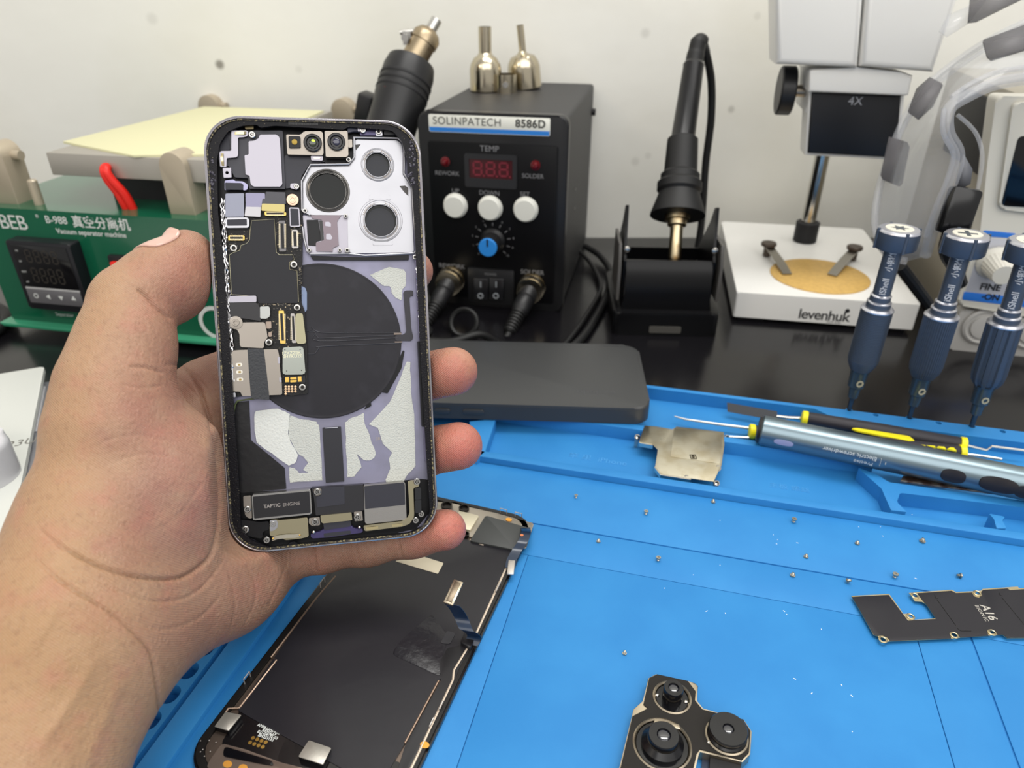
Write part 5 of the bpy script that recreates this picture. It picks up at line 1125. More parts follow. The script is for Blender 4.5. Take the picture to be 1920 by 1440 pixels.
# face sensors
fm = part('sensor_bracket', Q1([(668, 222), (782, 225), (812, 197), (950, 196), (962, 215), (967, 380), (955, 388), (678, 382)], -1.8), -3.6, -1.8, TAUPE, .15)
part('infrared_window', Q1([(686, 236), (782, 237), (784, 328), (690, 330)], -1.2), -1.9, -1.1, BLACKM, .15, fm, .5)
q = Q1([(735, 283), (880, 288)], -1.1); MB().lathe([(1.0, -.2), (.9, .15), (0, .35)], (*q[0], -1.1), (0, 0, 1), 20).build('amber_dome', M('amber', (150, 124, 44), .3, .3), fm)
def clens(name, p, z, r, par, gcol, zt=.9, iris=None):
    o = MB().lathe([(r, -.6), (r, zt - .2), (r - .25, zt), (r * .74, zt), (r * .62, zt - .5), (r * .4, zt - .62), (0, zt - .62)], (*p, z), (0, 0, 1), 40).build(name, BLACKG, par)
    MB().ball((*p, z + zt - .62), r * .42, (1, 1, .3), 20).build('lens', M('lens_' + name, gcol, .05, coat=1), o); return o
clens('infrared_lens', q[1], -1.8, 3.05, fm, (30, 40, 16))
q = Q1([(883, 276)], -1.2)[0]; MB().lathe([(.7, 0), (0, .15)], (*q, -1.25), (0, 0, 1), 14).build('green_glint', M('lens_coating', (170, 200, 70), .15, .6), fm)  # small green disc painted on the lens as its glint
sc2 = part('selfie_camera', Q1([(975, 194), (1150, 193), (1160, 200), (1166, 385), (1155, 402), (985, 402)], -1.6), -4.2, -1.6, TAUPE, .2)
q = Q1([(1070, 283)], -1.5)[0]; clens('selfie_lens', q, -1.6, 3.0, sc2, (18, 22, 56))
part('camera_ear', Q1([(1160, 265), (1195, 262), (1198, 325), (1165, 328)], -2.6), -4, -2.6, TAUPE)
part('flex_socket', Q1([(865, 392), (962, 395), (960, 432), (868, 430)], -2.6), -4, -2.6, SAT); part('flex_socket', Q1([(885, 402), (942, 403), (942, 418), (886, 418)], -2.5), -2.7, -2.45, M('pinkish_metal', (200, 184, 178), .3, .8))
part('sensor_flex', Q1([(655, 390), (870, 390), (980, 440), (850, 465), (790, 560), (780, 640), (665, 655), (650, 500)], -4), -5.2, -4.0, M('flex_navy_black', (28, 28, 40), .4, bump=(3, .08)))
part('side_screw_plate', Q1([(702, 615), (755, 612), (775, 640), (755, 665), (700, 650)], -3.6), -4.4, -3.6, SAT)
part('top_flex', QB([(330, 330), (420, 345), (430, 410), (340, 410), (250, 430), (255, 360)], -2.4), -4, -2.4, M('flex_slate', (60, 62, 78), .4)); part('gold_tab', QB([(30, 350), (165, 352), (165, 385), (38, 385)], -2.2), -3, -2.2, GOLD)
part('top_plate', QB([(440, 400), (540, 420), (560, 330), (700, 340), (770, 400), (780, 470), (440, 470)], -3), -4.4, -3.0, M('violet_metal', (70, 66, 92), .3, .6)); part('top_clip', QB([(400, 340), (435, 345), (440, 415), (410, 415)], -2), -2.6, -1.9, SAT); part('nut_plate', QB([(670, 400), (770, 395), (778, 475), (680, 478)], -2.5), -3.2, -2.5, ALB)
part('top_slot', QB([(800, 400), (970, 380), (975, 465), (800, 465)], -2.4), -4, -2.3, BLACKM)
# camera plate with three wells
WELL = [((1400, 465), 101, 122, 133), ((1002, 672), 143, 158, 172), ((1424, 910), 131, 160, 176)]
kpx = 1 / 4.2667 * .1872
hs = [circ(*Q1([w[0]], -4.2)[0], w[1] * kpx, 40) for w in WELL]
plate = [(1218, 262), (1555, 270), (1585, 290), (1600, 340), (1600, 540), (1665, 640), (1672, 800), (1690, 1165), (1200, 1172), (1165, 1160), (1158, 868), (860, 866), (800, 838), (790, 600), (862, 470), (1172, 462), (1218, 410)]
cpz = -4.2
cpl = part('camera_plate', Q1(plate, cpz), -5.2, cpz, ALB, .1, None, 1.0, holes=hs)
edge = [(1205, 245), (1560, 252), (1600, 285), (1614, 350), (1610, 535), (1675, 635), (1684, 800), (1712, 1150), (1690, 1172)]
MB().tube([(*q, -3.5) for q in Q1(edge, -3.5)], .38, 10).build('plate_lip', ALB, cpl)
MB().tube([(*q, -3.3) for q in Q1([(1212, 250), (1212, 405), (1172, 458), (862, 464), (792, 595), (795, 830), (860, 868)], -3.3)], .4, 10).build('plate_lip', ALB, cpl)
MB().tube([(*q, -3.6) for q in Q1([(1690, 1172), (1300, 1192), (1160, 1175), (860, 1180), (835, 1155), (810, 1050), (800, 960)], -3.6)], .35, 10).build('plate_lip', ALB, cpl)
for (c_, r0, r1_, r2_) in WELL:
    q = Q1([c_], cpz)[0]; r0 *= kpx; r1_ *= kpx; r2_ *= kpx
    wr = MB().lathe([(r2_, -.05), (r2_ - .15, .18), (r1_, .28), (r1_ - .1, .12), (r0 + .55, .1), (r0 + .1, .35), (r0, .2), (r0 - .05, -1.4), (r0 - .2, -1.4), (r0 - .2, -.05)], (*q, cpz), (0, 0, 1), 60).build('lens_well', ALB if c_[0] != 1002 else M('dark_ring', (96, 94, 92), .25, .9), cpl)
    MB().lathe([(r0 - .1, -1.15), (r0 - .1, -.95), (0, -.95)], (*q, cpz), (0, 0, 1), 48).build('cover_glass', LGLS, wr)
    MB().lathe([(r0 * .86, 0), (r0 * .86, .04), (0, .04)], (q[0] - .1, q[1] - .5, cpz - .96), (0, 0, 1), 40).build('lens_reflection_disc', M('glass_disc', (46, 47, 52), .3, spec=.25), wr) if c_[0] != 1002 else None  # grey disc painted as the reflection in the well glass
    if c_[0] != 1002:
        gd_ = MB()
        for k in range(56):
            a = 2 * math.pi * k / 56
            if abs(math.sin(2 * a)) < .45: continue
            for rr in (r0 + .28, r0 + .62): gd_.ball((q[0] + rr * math.cos(a), q[1] + rr * math.sin(a), cpz + .22), .13, n=6)
        gd_.build('gold_knurl', M('knurl_gold', (168, 146, 118), .35, .9), wr)
for P_ in ([(1575, 635), (1620, 632), (1645, 650), (1645, 715), (1610, 680)], [(1222, 305), (1265, 300), (1225, 350)]): part('grit_pad', Q1(P_, cpz + .05), cpz, cpz + .1, M('grit', (92, 90, 88), .6, .3, bump=(.3, .3)), .02, cpl, .1)
for P_ in ([(1335, 705), (1495, 705), (1503, 745), (1330, 742)], [(1360, 1078), (1522, 1078), (1520, 1108), (1362, 1108)]): part('plate_tab', Q1(P_, cpz + .1), cpz, cpz + .16, ALB, .08, cpl, .3)
bp = part('lower_camera_tray', Q1([(800, 870), (1160, 868), (1170, 1165), (850, 1175), (820, 1050)], -4.6), -5.2, -4.5, SAT)
part('black_recess', Q1([(830, 905), (925, 905), (950, 1070), (910, 1080), (905, 1115), (845, 1110), (835, 985)], -4.2), -4.5, -4.3, BLACKM, .05, bp)
part('black_recess', Q1([(930, 910), (958, 912), (970, 1070), (945, 1070), (940, 1000)], -3.9), -4.3, -3.9, BLACKG, .05, bp)
part('mauve_plate', Q1([(860, 868), (1110, 868), (1085, 900), (1075, 920), (1088, 1110), (1040, 1130), (1040, 1160), (908, 1155), (905, 1088), (948, 1078), (975, 1060), (955, 905), (880, 895)], -3.9), -4.4, -3.9, M('mauve_metal', (112, 102, 108), .35, .8), .1, bp)
for P_ in ([(980, 922), (1010, 920), (1026, 935), (1026, 960), (980, 955)], [(988, 1018), (1020, 1016), (1040, 1050), (1025, 1065), (988, 1060)]): part('plate_window', Q1(P_, -3.8), -3.9, -3.83, SAT, .03, bp, .2)
part('black_band', Q1([(860, 1192), (1300, 1205), (1650, 1185), (1650, 1225), (1300, 1228), (880, 1225)], -4), -5, -4.0, BLK, .15)
# main board
bd = part('logic_board', QP([(422, 374), (470, 370), (566, 362), (568, 420), (567, 490), (563, 560), (572, 585), (576, 650), (577, 738), (545, 742), (528, 738), (430, 745), (424, 660), (432, 600), (424, 520), (420, 440)], -3.8), -4.9, -3.7, PCB, .1)
part('graphite_sheet', QP([(475, 412), (514, 411), (516, 440), (518, 473), (524, 478), (548, 478), (550, 486), (542, 492), (542, 505), (557, 508), (559, 540), (560, 568), (484, 569), (482, 553), (434, 552), (433, 530), (431, 508), (430, 478), (437, 474), (450, 470), (452, 460), (462, 458), (468, 450), (468, 432), (472, 416)], -3.1), -3.7, -3.1, GRAPH, .12, bd, .5)
MB().tube([(*q_, -3.05) for q_ in QP([(469, 555), (434, 552), (430, 478), (437, 474), (450, 469), (452, 460), (462, 457), (468, 450), (469, 432), (472, 414), (514, 411), (516, 440), (518, 473), (524, 478), (549, 478), (552, 487), (543, 492), (543, 505), (557, 508), (560, 567)], -3.05)], .13, 6).build('sheet_edge', M('edge_pale', (150, 145, 122), .4, .6), bd)
def box3(name, pts, zt, mat, par=None, fn=Q1, th=.5, r=.25, bev=.08): return part(name, fn(pts, zt), zt - th, zt, mat, bev, par or bd, r)
box3('silver_flex', [(182, 695), (330, 692), (332, 880), (180, 882)], -2.7, M('flex_silver_blue', (112, 114, 126), .25, .75))
box3('silver_flex', [(342, 690), (498, 692), (498, 760), (470, 790), (462, 860), (338, 850), (345, 780)], -2.6, M('flex_silver_lilac', (116, 114, 134), .25, .7))
box3('white_sticker', [(345, 800), (466, 803), (462, 882), (335, 875)], -2.4, M('sticker', (190, 188, 192), .5), th=.15)
box3('grey_flex', [(505, 680), (660, 685), (668, 780), (560, 740), (480, 745), (500, 720)], -2.7, M('flex_grey', (66, 66, 72), .4)); box3('grey_flex', [(480, 735), (660, 748), (660, 785), (472, 780)], -2.3, M('flex_grey', (66, 66, 72), .4))
box3('gold_flex', [(474, 775), (655, 780), (655, 842), (470, 832)], -2.0, M('flex_gold', (168, 156, 104), .35, .6)); 
def conn(pts, zt, mat, pins, fn=Q1, vert=True, par=None):
    o = box3('connector', pts, zt, mat, par, fn, .7, .3); xs = [p[0] for p in pts]; ys = [p[1] for p in pts]; x0, x1, y0, y1 = min(xs), max(xs), min(ys), max(ys); m_ = MB()
    ins = .2
    P_ = fn([(x0 + (x1 - x0) * ins * (1 if vert else .45), y0 + (y1 - y0) * ins * (.45 if vert else 1)), (x1 - (x1 - x0) * ins * (1 if vert else .45), y1 - (y1 - y0) * ins * (.45 if vert else 1))], zt)
    a, b = P_; part('connector_bed', [(a[0], a[1]), (b[0], a[1]), (b[0], b[1]), (a[0], b[1])], zt - .1, zt + .05, BLACKM, .02, o, 0)
    for i in range(pins):
        t = (i + .5) / pins
        for sd in (.22, .78):
            if vert: c_ = fn([(x0 + (x1 - x0) * (.12 + .76 * (sd > .5)), y0 + (y1 - y0) * (.1 + .8 * t))], zt)[0]; m_.box(c_[0] - .28, c_[0] + .28, c_[1] - .07, c_[1] + .07, zt, zt + .16)
            else: c_ = fn([(x0 + (x1 - x0) * (.1 + .8 * t), y0 + (y1 - y0) * (.15 + .7 * (sd > .5)))], zt)[0]; m_.box(c_[0] - .07, c_[0] + .07, c_[1] - .28, c_[1] + .28, zt, zt + .16)
    m_.build('contact_pins', M('pin_metal', (206, 194, 164), .3, .9), o); return o
GC = M('gold_shell', (196, 166, 92), .3, .85); PC = M('pin_shell', (100, 98, 100), .35, .6)
conn([(495, 838), (668, 845), (668, 872), (497, 870)], -2.6, GC, 16, vert=False)
conn([(205, 1030), (335, 1030), (335, 1070), (205, 1070)], -2.9, GC, 13, vert=False)
conn([(608, 912), (660, 912), (668, 1158), (612, 1158)], -3.2, PC, 24); conn([(712, 985), (760, 985), (766, 1132), (715, 1132)], -3.1, M('pin_shell_light', (150, 146, 144), .3, .8), 14)
cb = box3('frame_connector', [(182, 888), (355, 885), (372, 898), (372, 968), (185, 970)], -2.3, ALB, th=1.2, r=.6, bev=.2); box3('connector_pad', [(194, 903), (352, 898), (354, 950), (196, 952)], -2.2, GRAPH2, cb, th=.12)
cb = box3('frame_connector', [(692, 805), (772, 808), (782, 960), (698, 962)], -2.6, SAT, th=.8, r=.4, bev=.15); box3('connector_pad', [(700, 815), (764, 818), (772, 950), (706, 952)], -2.5, GRAPH2, cb, th=.12)
box3('silver_bar', [(214, 320), (425, 316), (430, 330), (430, 368), (212, 372)], -2.3, SAT, fn=Q2, th=.7, bev=.15)
box3('black_flex', [(203, 372), (425, 370), (452, 400), (465, 520), (210, 482)], -2.4, M('flex_black', (34, 33, 36), .4), fn=Q2)
box3('silver_pad', [(458, 405), (530, 402), (538, 420), (540, 480), (510, 502), (460, 500)], -2.2, M('pad_silver', (158, 160, 158), .35, .8), fn=Q2, bev=.15)
box3('power_shield', [(310, 532), (498, 530), (512, 600), (520, 660), (498, 672), (490, 700), (492, 738), (298, 728), (294, 620), (268, 580), (240, 575)], -2.2, TAUPE, fn=Q2, th=1, r=.6, bev=.2)
for P_ in ([(503, 525), (548, 522), (550, 580), (510, 582)], [(525, 610), (552, 610), (553, 645), (527, 647)]): box3('chip', P_, -2.9, M('chip_taupe', (150, 134, 122), .4, .5), fn=Q2)
box3('board_patch', [(575, 395), (700, 388), (720, 440), (700, 700), (590, 705), (580, 560)], -3.5, PCB, fn=Q2, th=.3)
conn([(607, 436), (650, 436), (664, 700), (620, 700)], -3.0, GC, 26, Q2); conn([(703, 460), (735, 460), (750, 696), (715, 696)], -3.1, M('pin_shell_light', (150, 146, 144), .3, .8), 22, Q2)
box3('beige_cover', [(742, 462), (800, 458), (828, 690), (815, 702), (765, 702), (748, 690)], -2.4, M('beige_paint', (160, 155, 126), .45, .3), fn=Q2, th=1, r=.6, bev=.2)
can = box3('radio_shield', [(640, 732), (790, 723), (806, 735), (822, 935), (808, 948), (652, 950), (640, 935)], -2.5, M('can_silver', (150, 154, 147), .3, .85), fn=Q2, th=1, r=.6, bev=.2)
for s_, c_, sz in (('1ZKZZBK1', (718, 777), 1.5), ('0HYKUZ0', (720, 803), 1.5)):
    q = Q2([c_], -2.45)[0]; text(s_, sz, (*q, -2.46), (1, 0, 0), (0, 1, 0), M('pale_print', (226, 222, 190), .5), can, 'lettering', depth=.02)
dt_ = MB()
for c_ in ((658, 750), (780, 748), (672, 920), (792, 915)): dt_.lathe([(.2, 0), (.2, .03)], (*Q2([c_], -2.5)[0], -2.5), (0, 0, 1), 10)
dt_.build('pin_holes', BLACKG, can)
o = box3('battery_connector', [(655, 962), (820, 955), (822, 1015), (660, 1018)], -3.1, BLACKM, fn=Q2, th=.5)
for P_ in ([(660, 970), (690, 968), (692, 1008), (660, 1010)], [(700, 972), (750, 968), (752, 985), (702, 988)], [(700, 994), (752, 991), (752, 1008), (702, 1012)], [(760, 966), (790, 964), (792, 1004), (762, 1006)]): box3('gold_terminal', P_, -2.9, GOLD, o, Q2, .3, .1, .04)
for i in range(4):
    for j in range(4):
        if j == 3 and i: continue
        q = Q2([(664 + 26 * i, 1046 + 19 * j)], -3.6)[0]; MB().lathe([(.42, 0), (.42, .12), (0, .2)], (*q, -3.7), (0, 0, 1), 12).build('gold_pad', M('pad_copper', (206, 172, 138), .35, .8), bd)
# tiny components between the connectors
cm2 = MB()
for (x0_, y0_, x1_, y1_, n_) in ((512, 395, 528, 470, 40), (566 - 22, 420, 566, 480, 40), (424, 436, 440, 470, 24), (512, 572, 545, 650, 70), (495, 598, 512, 640, 30), (525, 716, 532, 738, 16), (424, 478, 431, 548, 24), (440, 452, 452, 464, 6), (455, 452, 466, 430, 8), (560, 500, 566, 560, 26), (484, 569, 560, 573, 60)):
    for _ in range(n_):
        q = HFm.t(lum.uniform(x0_, x1_), lum.uniform(y0_, y1_), -3.7); a, b = lum.uniform(.08, .3), lum.uniform(.08, .22)
        cm2.box(q[0] - a, q[0] + a, q[1] - b, q[1] + b, -3.75, -3.7 + lum.uniform(.05, .3))
cm2 = cm2.build('board_component', M('smd_mix', (58, 54, 50), .4, mottle=(.9, (190, 172, 140), .55, .62)), bd); cm2['kind'] = 'stuff'
# sim reader
smt = box3('sim_reader', [(187, 788), (236, 782), (238, 757), (300, 752), (600, 745), (612, 800), (618, 900), (632, 1010), (636, 1110), (420, 1118), (312, 1122), (306, 1086), (198, 1082), (192, 1000)], -2.1, TAUPE, ph, Q2, 1.4, .5, .12)
box3('sim_flex', [(357, 738), (488, 742), (512, 940), (534, 1135), (530, 1152), (388, 1142), (372, 960)], -1.9, M('flex_charcoal', (44, 46, 50), .4, bump=(.7, .1)), smt, Q2, .25, .3)
box3('white_label', [(190, 860), (240, 864), (244, 992), (192, 990)], -1.95, M('label_bright', (228, 228, 230), .4), smt, Q2, .2)
for c_ in ((290, 870), (294, 928), (298, 988)):
    q = Q2([c_], -2.0)[0]; s1_ = MB().prism(rrect(q[0] - 1.05, q[0] + 1.05, q[1] - .6, q[1] + .6, .55, 5), -2.12, -2.02).build('contact_slot', M('slot_light', (206, 202, 192), .3, .9), smt); MB().prism(rrect(q[0] - .3, q[0] + .5, q[1] - .35, q[1] + .35, .1), -2.02, -1.95).build('contact_spring', M('spring_brass', (150, 130, 84), .3, .9), s1_)
for P_ in ([(600, 805), (618, 808), (618, 860), (602, 862)], [(612, 970), (630, 972), (632, 1010), (614, 1012)]): box3('latch', P_, -1.95, SAT, smt, Q2, .4)
box3('side_pin', [(240, 1095), (262, 1093), (264, 1130), (244, 1130)], -2, ALB, smt, Q2, .8)
# charging coil
q = QP([(606, 640)], -4.7)[0]; CR = 27.3
coil = MB().lathe([(CR, -.5), (CR, -.05), (CR - .15, 0), (CR - .5, .0), (CR - .7, -.04), (CR - 1.3, .0), (0, .0)], (*q, -4.7), (0, 0, 1), 96).build('charging_coil', M('coil_film', (34, 33, 38), .5, spec=.3, bump=(6, .05), mottle=(9, (42, 41, 47), .5, .7)), ph)
cl_ = MB()
for pts in ([(830, 600), (890, 600), (920, 650), (1000, 655), (1530, 632)], [(835, 785), (895, 780), (930, 735), (960, 722), (1590, 695)], [(850, 605), (900, 612), (935, 680), (1560, 655)], [(870, 570), (940, 610), (1200, 612), (1590, 612)]):
    cl_.tube(smoothp([(*p, -4.66) for p in Q2(pts, -4.66)], 4), .17, 8)
cl_.build('coil_lead', M('coil_line', (44, 44, 50), .3), coil)
for P_ in ([(1530, 612), (1590, 610), (1590, 628), (1530, 630)], [(1535, 684), (1595, 682), (1598, 692), (1537, 693)]): box3('solder_tab', P_, -4.55, M('tab_brown', (120, 108, 100), .4, .6), coil, Q2, .15, .1)
part('magnet_tab', Q2([(790, 238), (822, 256), (834, 290), (834, 430), (805, 470), (795, 440)], -4.3), -4.9, -4.3, M('pale_blue', (116, 130, 160), .4))
part('coil_notch', Q2([(1602, 755), (1616, 760), (1590, 900), (1480, 1100), (1450, 1095), (1425, 1090), (1345, 1165), (1350, 1200), (1290, 1230), (1400, 1050), (1560, 850)], -4.7), -5.2, -4.8, BLK)
part('coil_notch', Q2([(600, 1150), (690, 1200), (690, 1222), (740, 1260), (900, 1290), (900, 1180), (700, 1100)], -4.7), -5.2, -4.8, BLK)
part('coil_flex', Q2([(1540, 632), (1615, 628), (1630, 600), (1605, 290), (1625, 275), (1685, 275), (1685, 320), (1660, 320), (1655, 340), (1668, 575), (1685, 650), (1672, 680), (1540, 678)], -4.6), -5.2, -4.55, M('flex_ink', (34, 32, 40), .4), .1, None, .7)
# adhesive remains
for nm, fn, P_, mt_, th in (('white_adhesive', Q3, [(425, 90), (600, 66), (640, 85), (698, 112), (690, 180), (682, 260), (700, 330), (740, 390), (762, 440), (745, 500), (690, 528), (560, 430), (432, 345), (418, 250), (412, 130)], ADH, .45),
        ('grey_adhesive', Q3, [(700, 125), (780, 150), (910, 172), (932, 210), (945, 420), (958, 640), (840, 650), (696, 662), (694, 540), (735, 545), (775, 590), (850, 580), (800, 560), (845, 500), (800, 450), (770, 440), (740, 390), (690, 300), (685, 180)], ADH2, .2),
        ('grey_adhesive', Q3, [(1140, 180), (1180, 150), (1290, 105), (1292, 180), (1330, 260), (1350, 340), (1385, 420), (1375, 460), (1335, 485), (1290, 480), (1230, 430), (1265, 500), (1268, 540), (1210, 610), (1158, 622), (1150, 420)], ADH2, .2),
        ('grey_adhesive', Q2, [(1630, 845), (1660, 850), (1668, 1100), (1690, 1270), (1705, 1680), (1650, 1735), (1600, 1810), (1560, 1850), (1480, 1850), (1465, 1790), (1500, 1700), (1490, 1620), (1520, 1570), (1440, 1500), (1400, 1370), (1330, 1350), (1500, 1170), (1590, 960)], ADH2, .2),
        ('grey_adhesive', Q2, [(1340, 150), (1400, 125), (1490, 88), (1610, 108), (1628, 140), (1628, 235), (1600, 262), (1590, 355), (1545, 335), (1515, 300), (1500, 240), (1450, 242), (1390, 190)], ADH2, .2)):
    P2 = []
    for i, p in enumerate(P_):
        n_ = P_[(i + 1) % len(P_)]
        for k in range(4): t = k / 4; P2.append((p[0] + (n_[0] - p[0]) * t + lum.uniform(-3, 3), p[1] + (n_[1] - p[1]) * t + lum.uniform(-3, 3)))
    part(nm, fn(P2, -5.1), -5.3, -5.3 + th, mt_, .06, None, 0)
for s_, c_, sz in (('2873K22H', (1462, 305), 1.6),): q = Q3([c_], -5.25)[0]; text(s_, sz, (*q, -5.28), (1, 0.02, 0), (0, 1, 0), M('print_tan', (150, 140, 130), .6), ph, 'lettering', depth=.03)
part('magnet_strip', Q3([(958, 222), (1105, 213), (1118, 400), (1132, 652), (985, 663), (970, 440)], -4.5), -5.2, -4.5, M('strip_dark', (34, 34, 40), .35), .15)
MB().tube([(*q_, -4.5) for q_ in Q3([(980, 225), (1080, 220)], -4.5)], .2, 8).build('bright_tab', ALB, ph)
part('foil_area', Q3([(262, 20), (370, 8), (385, 322), (655, 545), (668, 712), (300, 745), (272, 600), (255, 200)], -4.7), -5.3, -4.8, M('foil_black', (26, 25, 27), .35, spec=.35, bump=(5, .15)), .1)
MB().tube(smoothp([(*q_, -3.2) for q_ in Q3([(480, -20), (330, 0), (270, 20), (248, 120), (252, 300), (262, 500), (275, 740)], -3.2)], 5), .3, 8).build('green_edge_flex', M('olive_edge', (74, 82, 48), .4), ph)
# bottom row
te = part('haptic_motor', QC([(575, 385), (1440, 298), (1458, 310), (1478, 650), (1465, 675), (610, 768), (595, 750)], -1.5), -5, -1.5, M('motor_steel', (160, 158, 156), .25, .9), .2, None, .5)
part('motor_cover', QC([(592, 410), (1440, 328), (1460, 650), (612, 738)], -1.4), -1.5, -1.35, M('cover_black', (26, 25, 29), .35), .05, te, .4)
q = QC([(1028, 535), (1310, 505)], -1.33); d_ = Vector((q[1][0] - q[0][0], q[1][1] - q[0][1], 0)); up_ = Vector((-d_.y, d_.x, 0))
q1 = QC([(880, 548)], -1.33)[0]; q2 = QC([(1172, 522)], -1.33)[0]; TI = M('print_grey', (138, 132, 128), .5)
text('TAPTIC', 1.65, (*q1, -1.33), d_, up_, TI, te, depth=.02, bold=.06); text('ENGINE', 1.65, (*q2, -1.33), d_, up_, TI, te, depth=.02)
part('motor_bracket', QC([(450, 402), (560, 395), (572, 520), (580, 735), (530, 735), (480, 690), (455, 560)], -2), -2.8, -1.9, TAUPE, .12)
part('dark_module', Q3([(870, 705), (1285, 678), (1292, 880), (1200, 900), (905, 925), (900, 870), (890, 780)], -2.2), -5, -2.2, M('module_black', (30, 29, 33), .4), .12)
part('grey_plate', Q3([(955, 700), (1133, 690), (1137, 832), (915, 860), (907, 775), (945, 765)], -2.1), -2.3, -2.05, GRAPH2, .05)
part('screw_tab', Q3([(888, 715), (920, 705), (950, 712), (948, 755), (905, 770)], -2), -2.3, -1.95, TAUPE)
sp2 = part('loudspeaker', Q3([(1288, 685), (1605, 655), (1620, 665), (1632, 958), (1310, 992), (1298, 980)], -1.9), -5, -1.9, M('brushed_plate', (150, 147, 143), .35, .85, bump=(.4, .02)), .15)
part('speaker_film', Q3([(1292, 690), (1604, 660), (1616, 672), (1620, 838), (1300, 872)], -1.8), -1.9, -1.75, GRAPH2, .05, sp2)
part('side_bracket', Q3([(1640, 652), (1680, 640), (1735, 655), (1730, 695), (1685, 700), (1688, 800), (1692, 900), (1690, 940), (1655, 990), (1600, 1012), (1295, 1050), (1285, 1005), (1600, 968), (1640, 940), (1655, 900), (1650, 800)], -1.5), -2.2, -1.4, KHAKI, .12, None, .6)
for a_, b_ in (((1305, 1030), (1405, 1022)), ((1515, 1008), (1600, 998))):
    m_ = [(*p, z) for p, z in zip(Q3([a_, ((a_[0] + b_[0]) / 2, (a_[1] + b_[1]) / 2), b_], -1), (-1.3, -.9, -1.3))]; MB().ribbon(m_, (0, 1, 0), .9, .1).build('gold_spring', M('spring_gold', (206, 192, 150), .2, 1), ph)
part('rubber_block', Q3([(1695, 705), (1745, 700), (1748, 795), (1698, 798)], -1.4), -4, -1.2, BLACKM, .3); part('rubber_block', Q3([(1697, 802), (1748, 799), (1750, 900), (1702, 905)], -1.4), -4, -1.2, BLACKM, .3)
part('khaki_shield', QC([(848, 762), (945, 755), (990, 765), (1210, 742), (1400, 722), (1418, 740), (1430, 1010), (1300, 1040), (1080, 1062), (1000, 1010), (850, 1000), (845, 900)], -1.8), -4, -1.8, KHAKI, .15, None, .4)
part('raised_corner', QC([(850, 765), (945, 760), (970, 800), (960, 880), (900, 920), (850, 930)], -1.65), -1.8, -1.6, ALB, .08)
MB().ribbon([(*p, z) for p, z in zip(QC([(880, 1050), (960, 1020), (1100, 1000), (1220, 1000), (1310, 990)], -1.3), (-1.6, -1.3, -1.0, -1.2, -1.6))], (0, 1, 0), 1.3, .12).build('antenna_spring', M('spring_silver', (198, 192, 176), .22, 1), ph)
for c_ in ((892, 1042), (1298, 992)): MB().ball((*QC([c_], -1.3)[0], -1.3), .35, n=10).build('gold_tip', GOLD, ph)
part('corner_block', QC([(400, 760), (560, 770), (700, 790), (830, 775), (850, 900), (740, 930), (735, 1040), (560, 1010), (420, 960), (395, 860)], -2.4), -4.5, -2.3, BLK, .15, None, .6)
part('port_bracket', Q3([(942, 925), (1190, 900), (1197, 962), (1170, 965), (960, 988), (945, 970)], -1.5), -3.2, -1.5, KHAKI, .12)
part('port_label', Q3([(965, 985), (1182, 958), (1188, 1010), (972, 1042)], -2), -3.4, -2.0, GRAPH2, .05)
part('port_seal', Q3([(862, 1072), (950, 1050), (960, 1035), (1195, 1008), (1210, 1030), (1280, 1032), (1282, 1060), (1000, 1100), (868, 1108)], -2.2), -4.5, -2.2, PURP, .2, None, .6)
part('port_label', Q3([(968, 1068), (1182, 1044), (1186, 1070), (972, 1098)], -2.1), -2.3, -2.1, GRAPH2, .05)
for P_ in ([(850, 945), (935, 935), (940, 1000), (880, 1010), (850, 990)], [(1210, 895), (1275, 890), (1282, 965), (1215, 970)]): part('port_wing', Q3(P_, -1.9), -3, -1.85, TAUPE, .1)
for c_ in ((888, 1056), (1254, 1018)): MB().ball((*Q3([c_], -2)[0], -2.0), .7, n=14).build('steel_ball', CHROME, ph)

# ---------------------------------------------------------------- the left hand: one continuous skin grown from rounded cones
def cs(px, py, d): return np.array([(px - 960) / FPX * d, (720 - py) / FPX * d, d])
def cone(P, a, b):
    A = cs(*a[:3]); B = cs(*b[:3]); ra, rb = a[3], b[3]
    ba = B - A; L2 = ba @ ba; pa = P - A
    t = np.clip((pa @ ba) / L2, 0, 1).astype(np.float32)
    d = pa - t[..., None] * ba.astype(np.float32)
    return np.sqrt((d * d).sum(-1)) - (ra + (rb - ra) * t)
def smin(a, b, k):
    h = np.clip(.5 + .5 * (b - a) / k, 0, 1); return b + (a - b) * h - k * h * (1 - h)
def chain(P, pts, k):
    r = None
    for a, b in zip(pts, pts[1:]):
        c = cone(P, a, b); r = c if r is None else smin(r, c, k)
    return r
PALM = [[(-30, 1600, 168, 21), (122, 1145, 194, 18.5)], [(-10, 1640, 172, 21), (180, 1228, 199, 18.5)], [(122, 1145, 194, 18.5), (176, 985, 208, 18)], [(176, 985, 208, 18), (208, 830, 216, 16)],
        [(180, 1228, 199, 18.5), (428, 1090, 252, 16)], [(428, 1090, 252, 16), (497, 1040, 268, 15)], [(150, 1180, 197, 19), (330, 1030, 240, 21)], [(330, 1030, 240, 21), (440, 900, 268, 16)], [(330, 1030, 244, 20), (480, 990, 272, 15)],
        [(440, 900, 268, 16), (405, 760, 266, 13.5)], [(300, 830, 250, 14), (380, 760, 262, 13)]]
THEN = [(225, 800, 219, 16.5), (268, 875, 224, 22), (285, 930, 226, 24), (270, 985, 222, 22)]
TPROX = [(206, 800, 214, 17), (216, 725, 217, 15.6), (235, 650, 221, 13.8), (246, 578, 226, 12.8)]
TDIST = [(250, 566, 227, 12.6), (312, 530, 234, 12.6), (350, 482, 240, 9.2)]
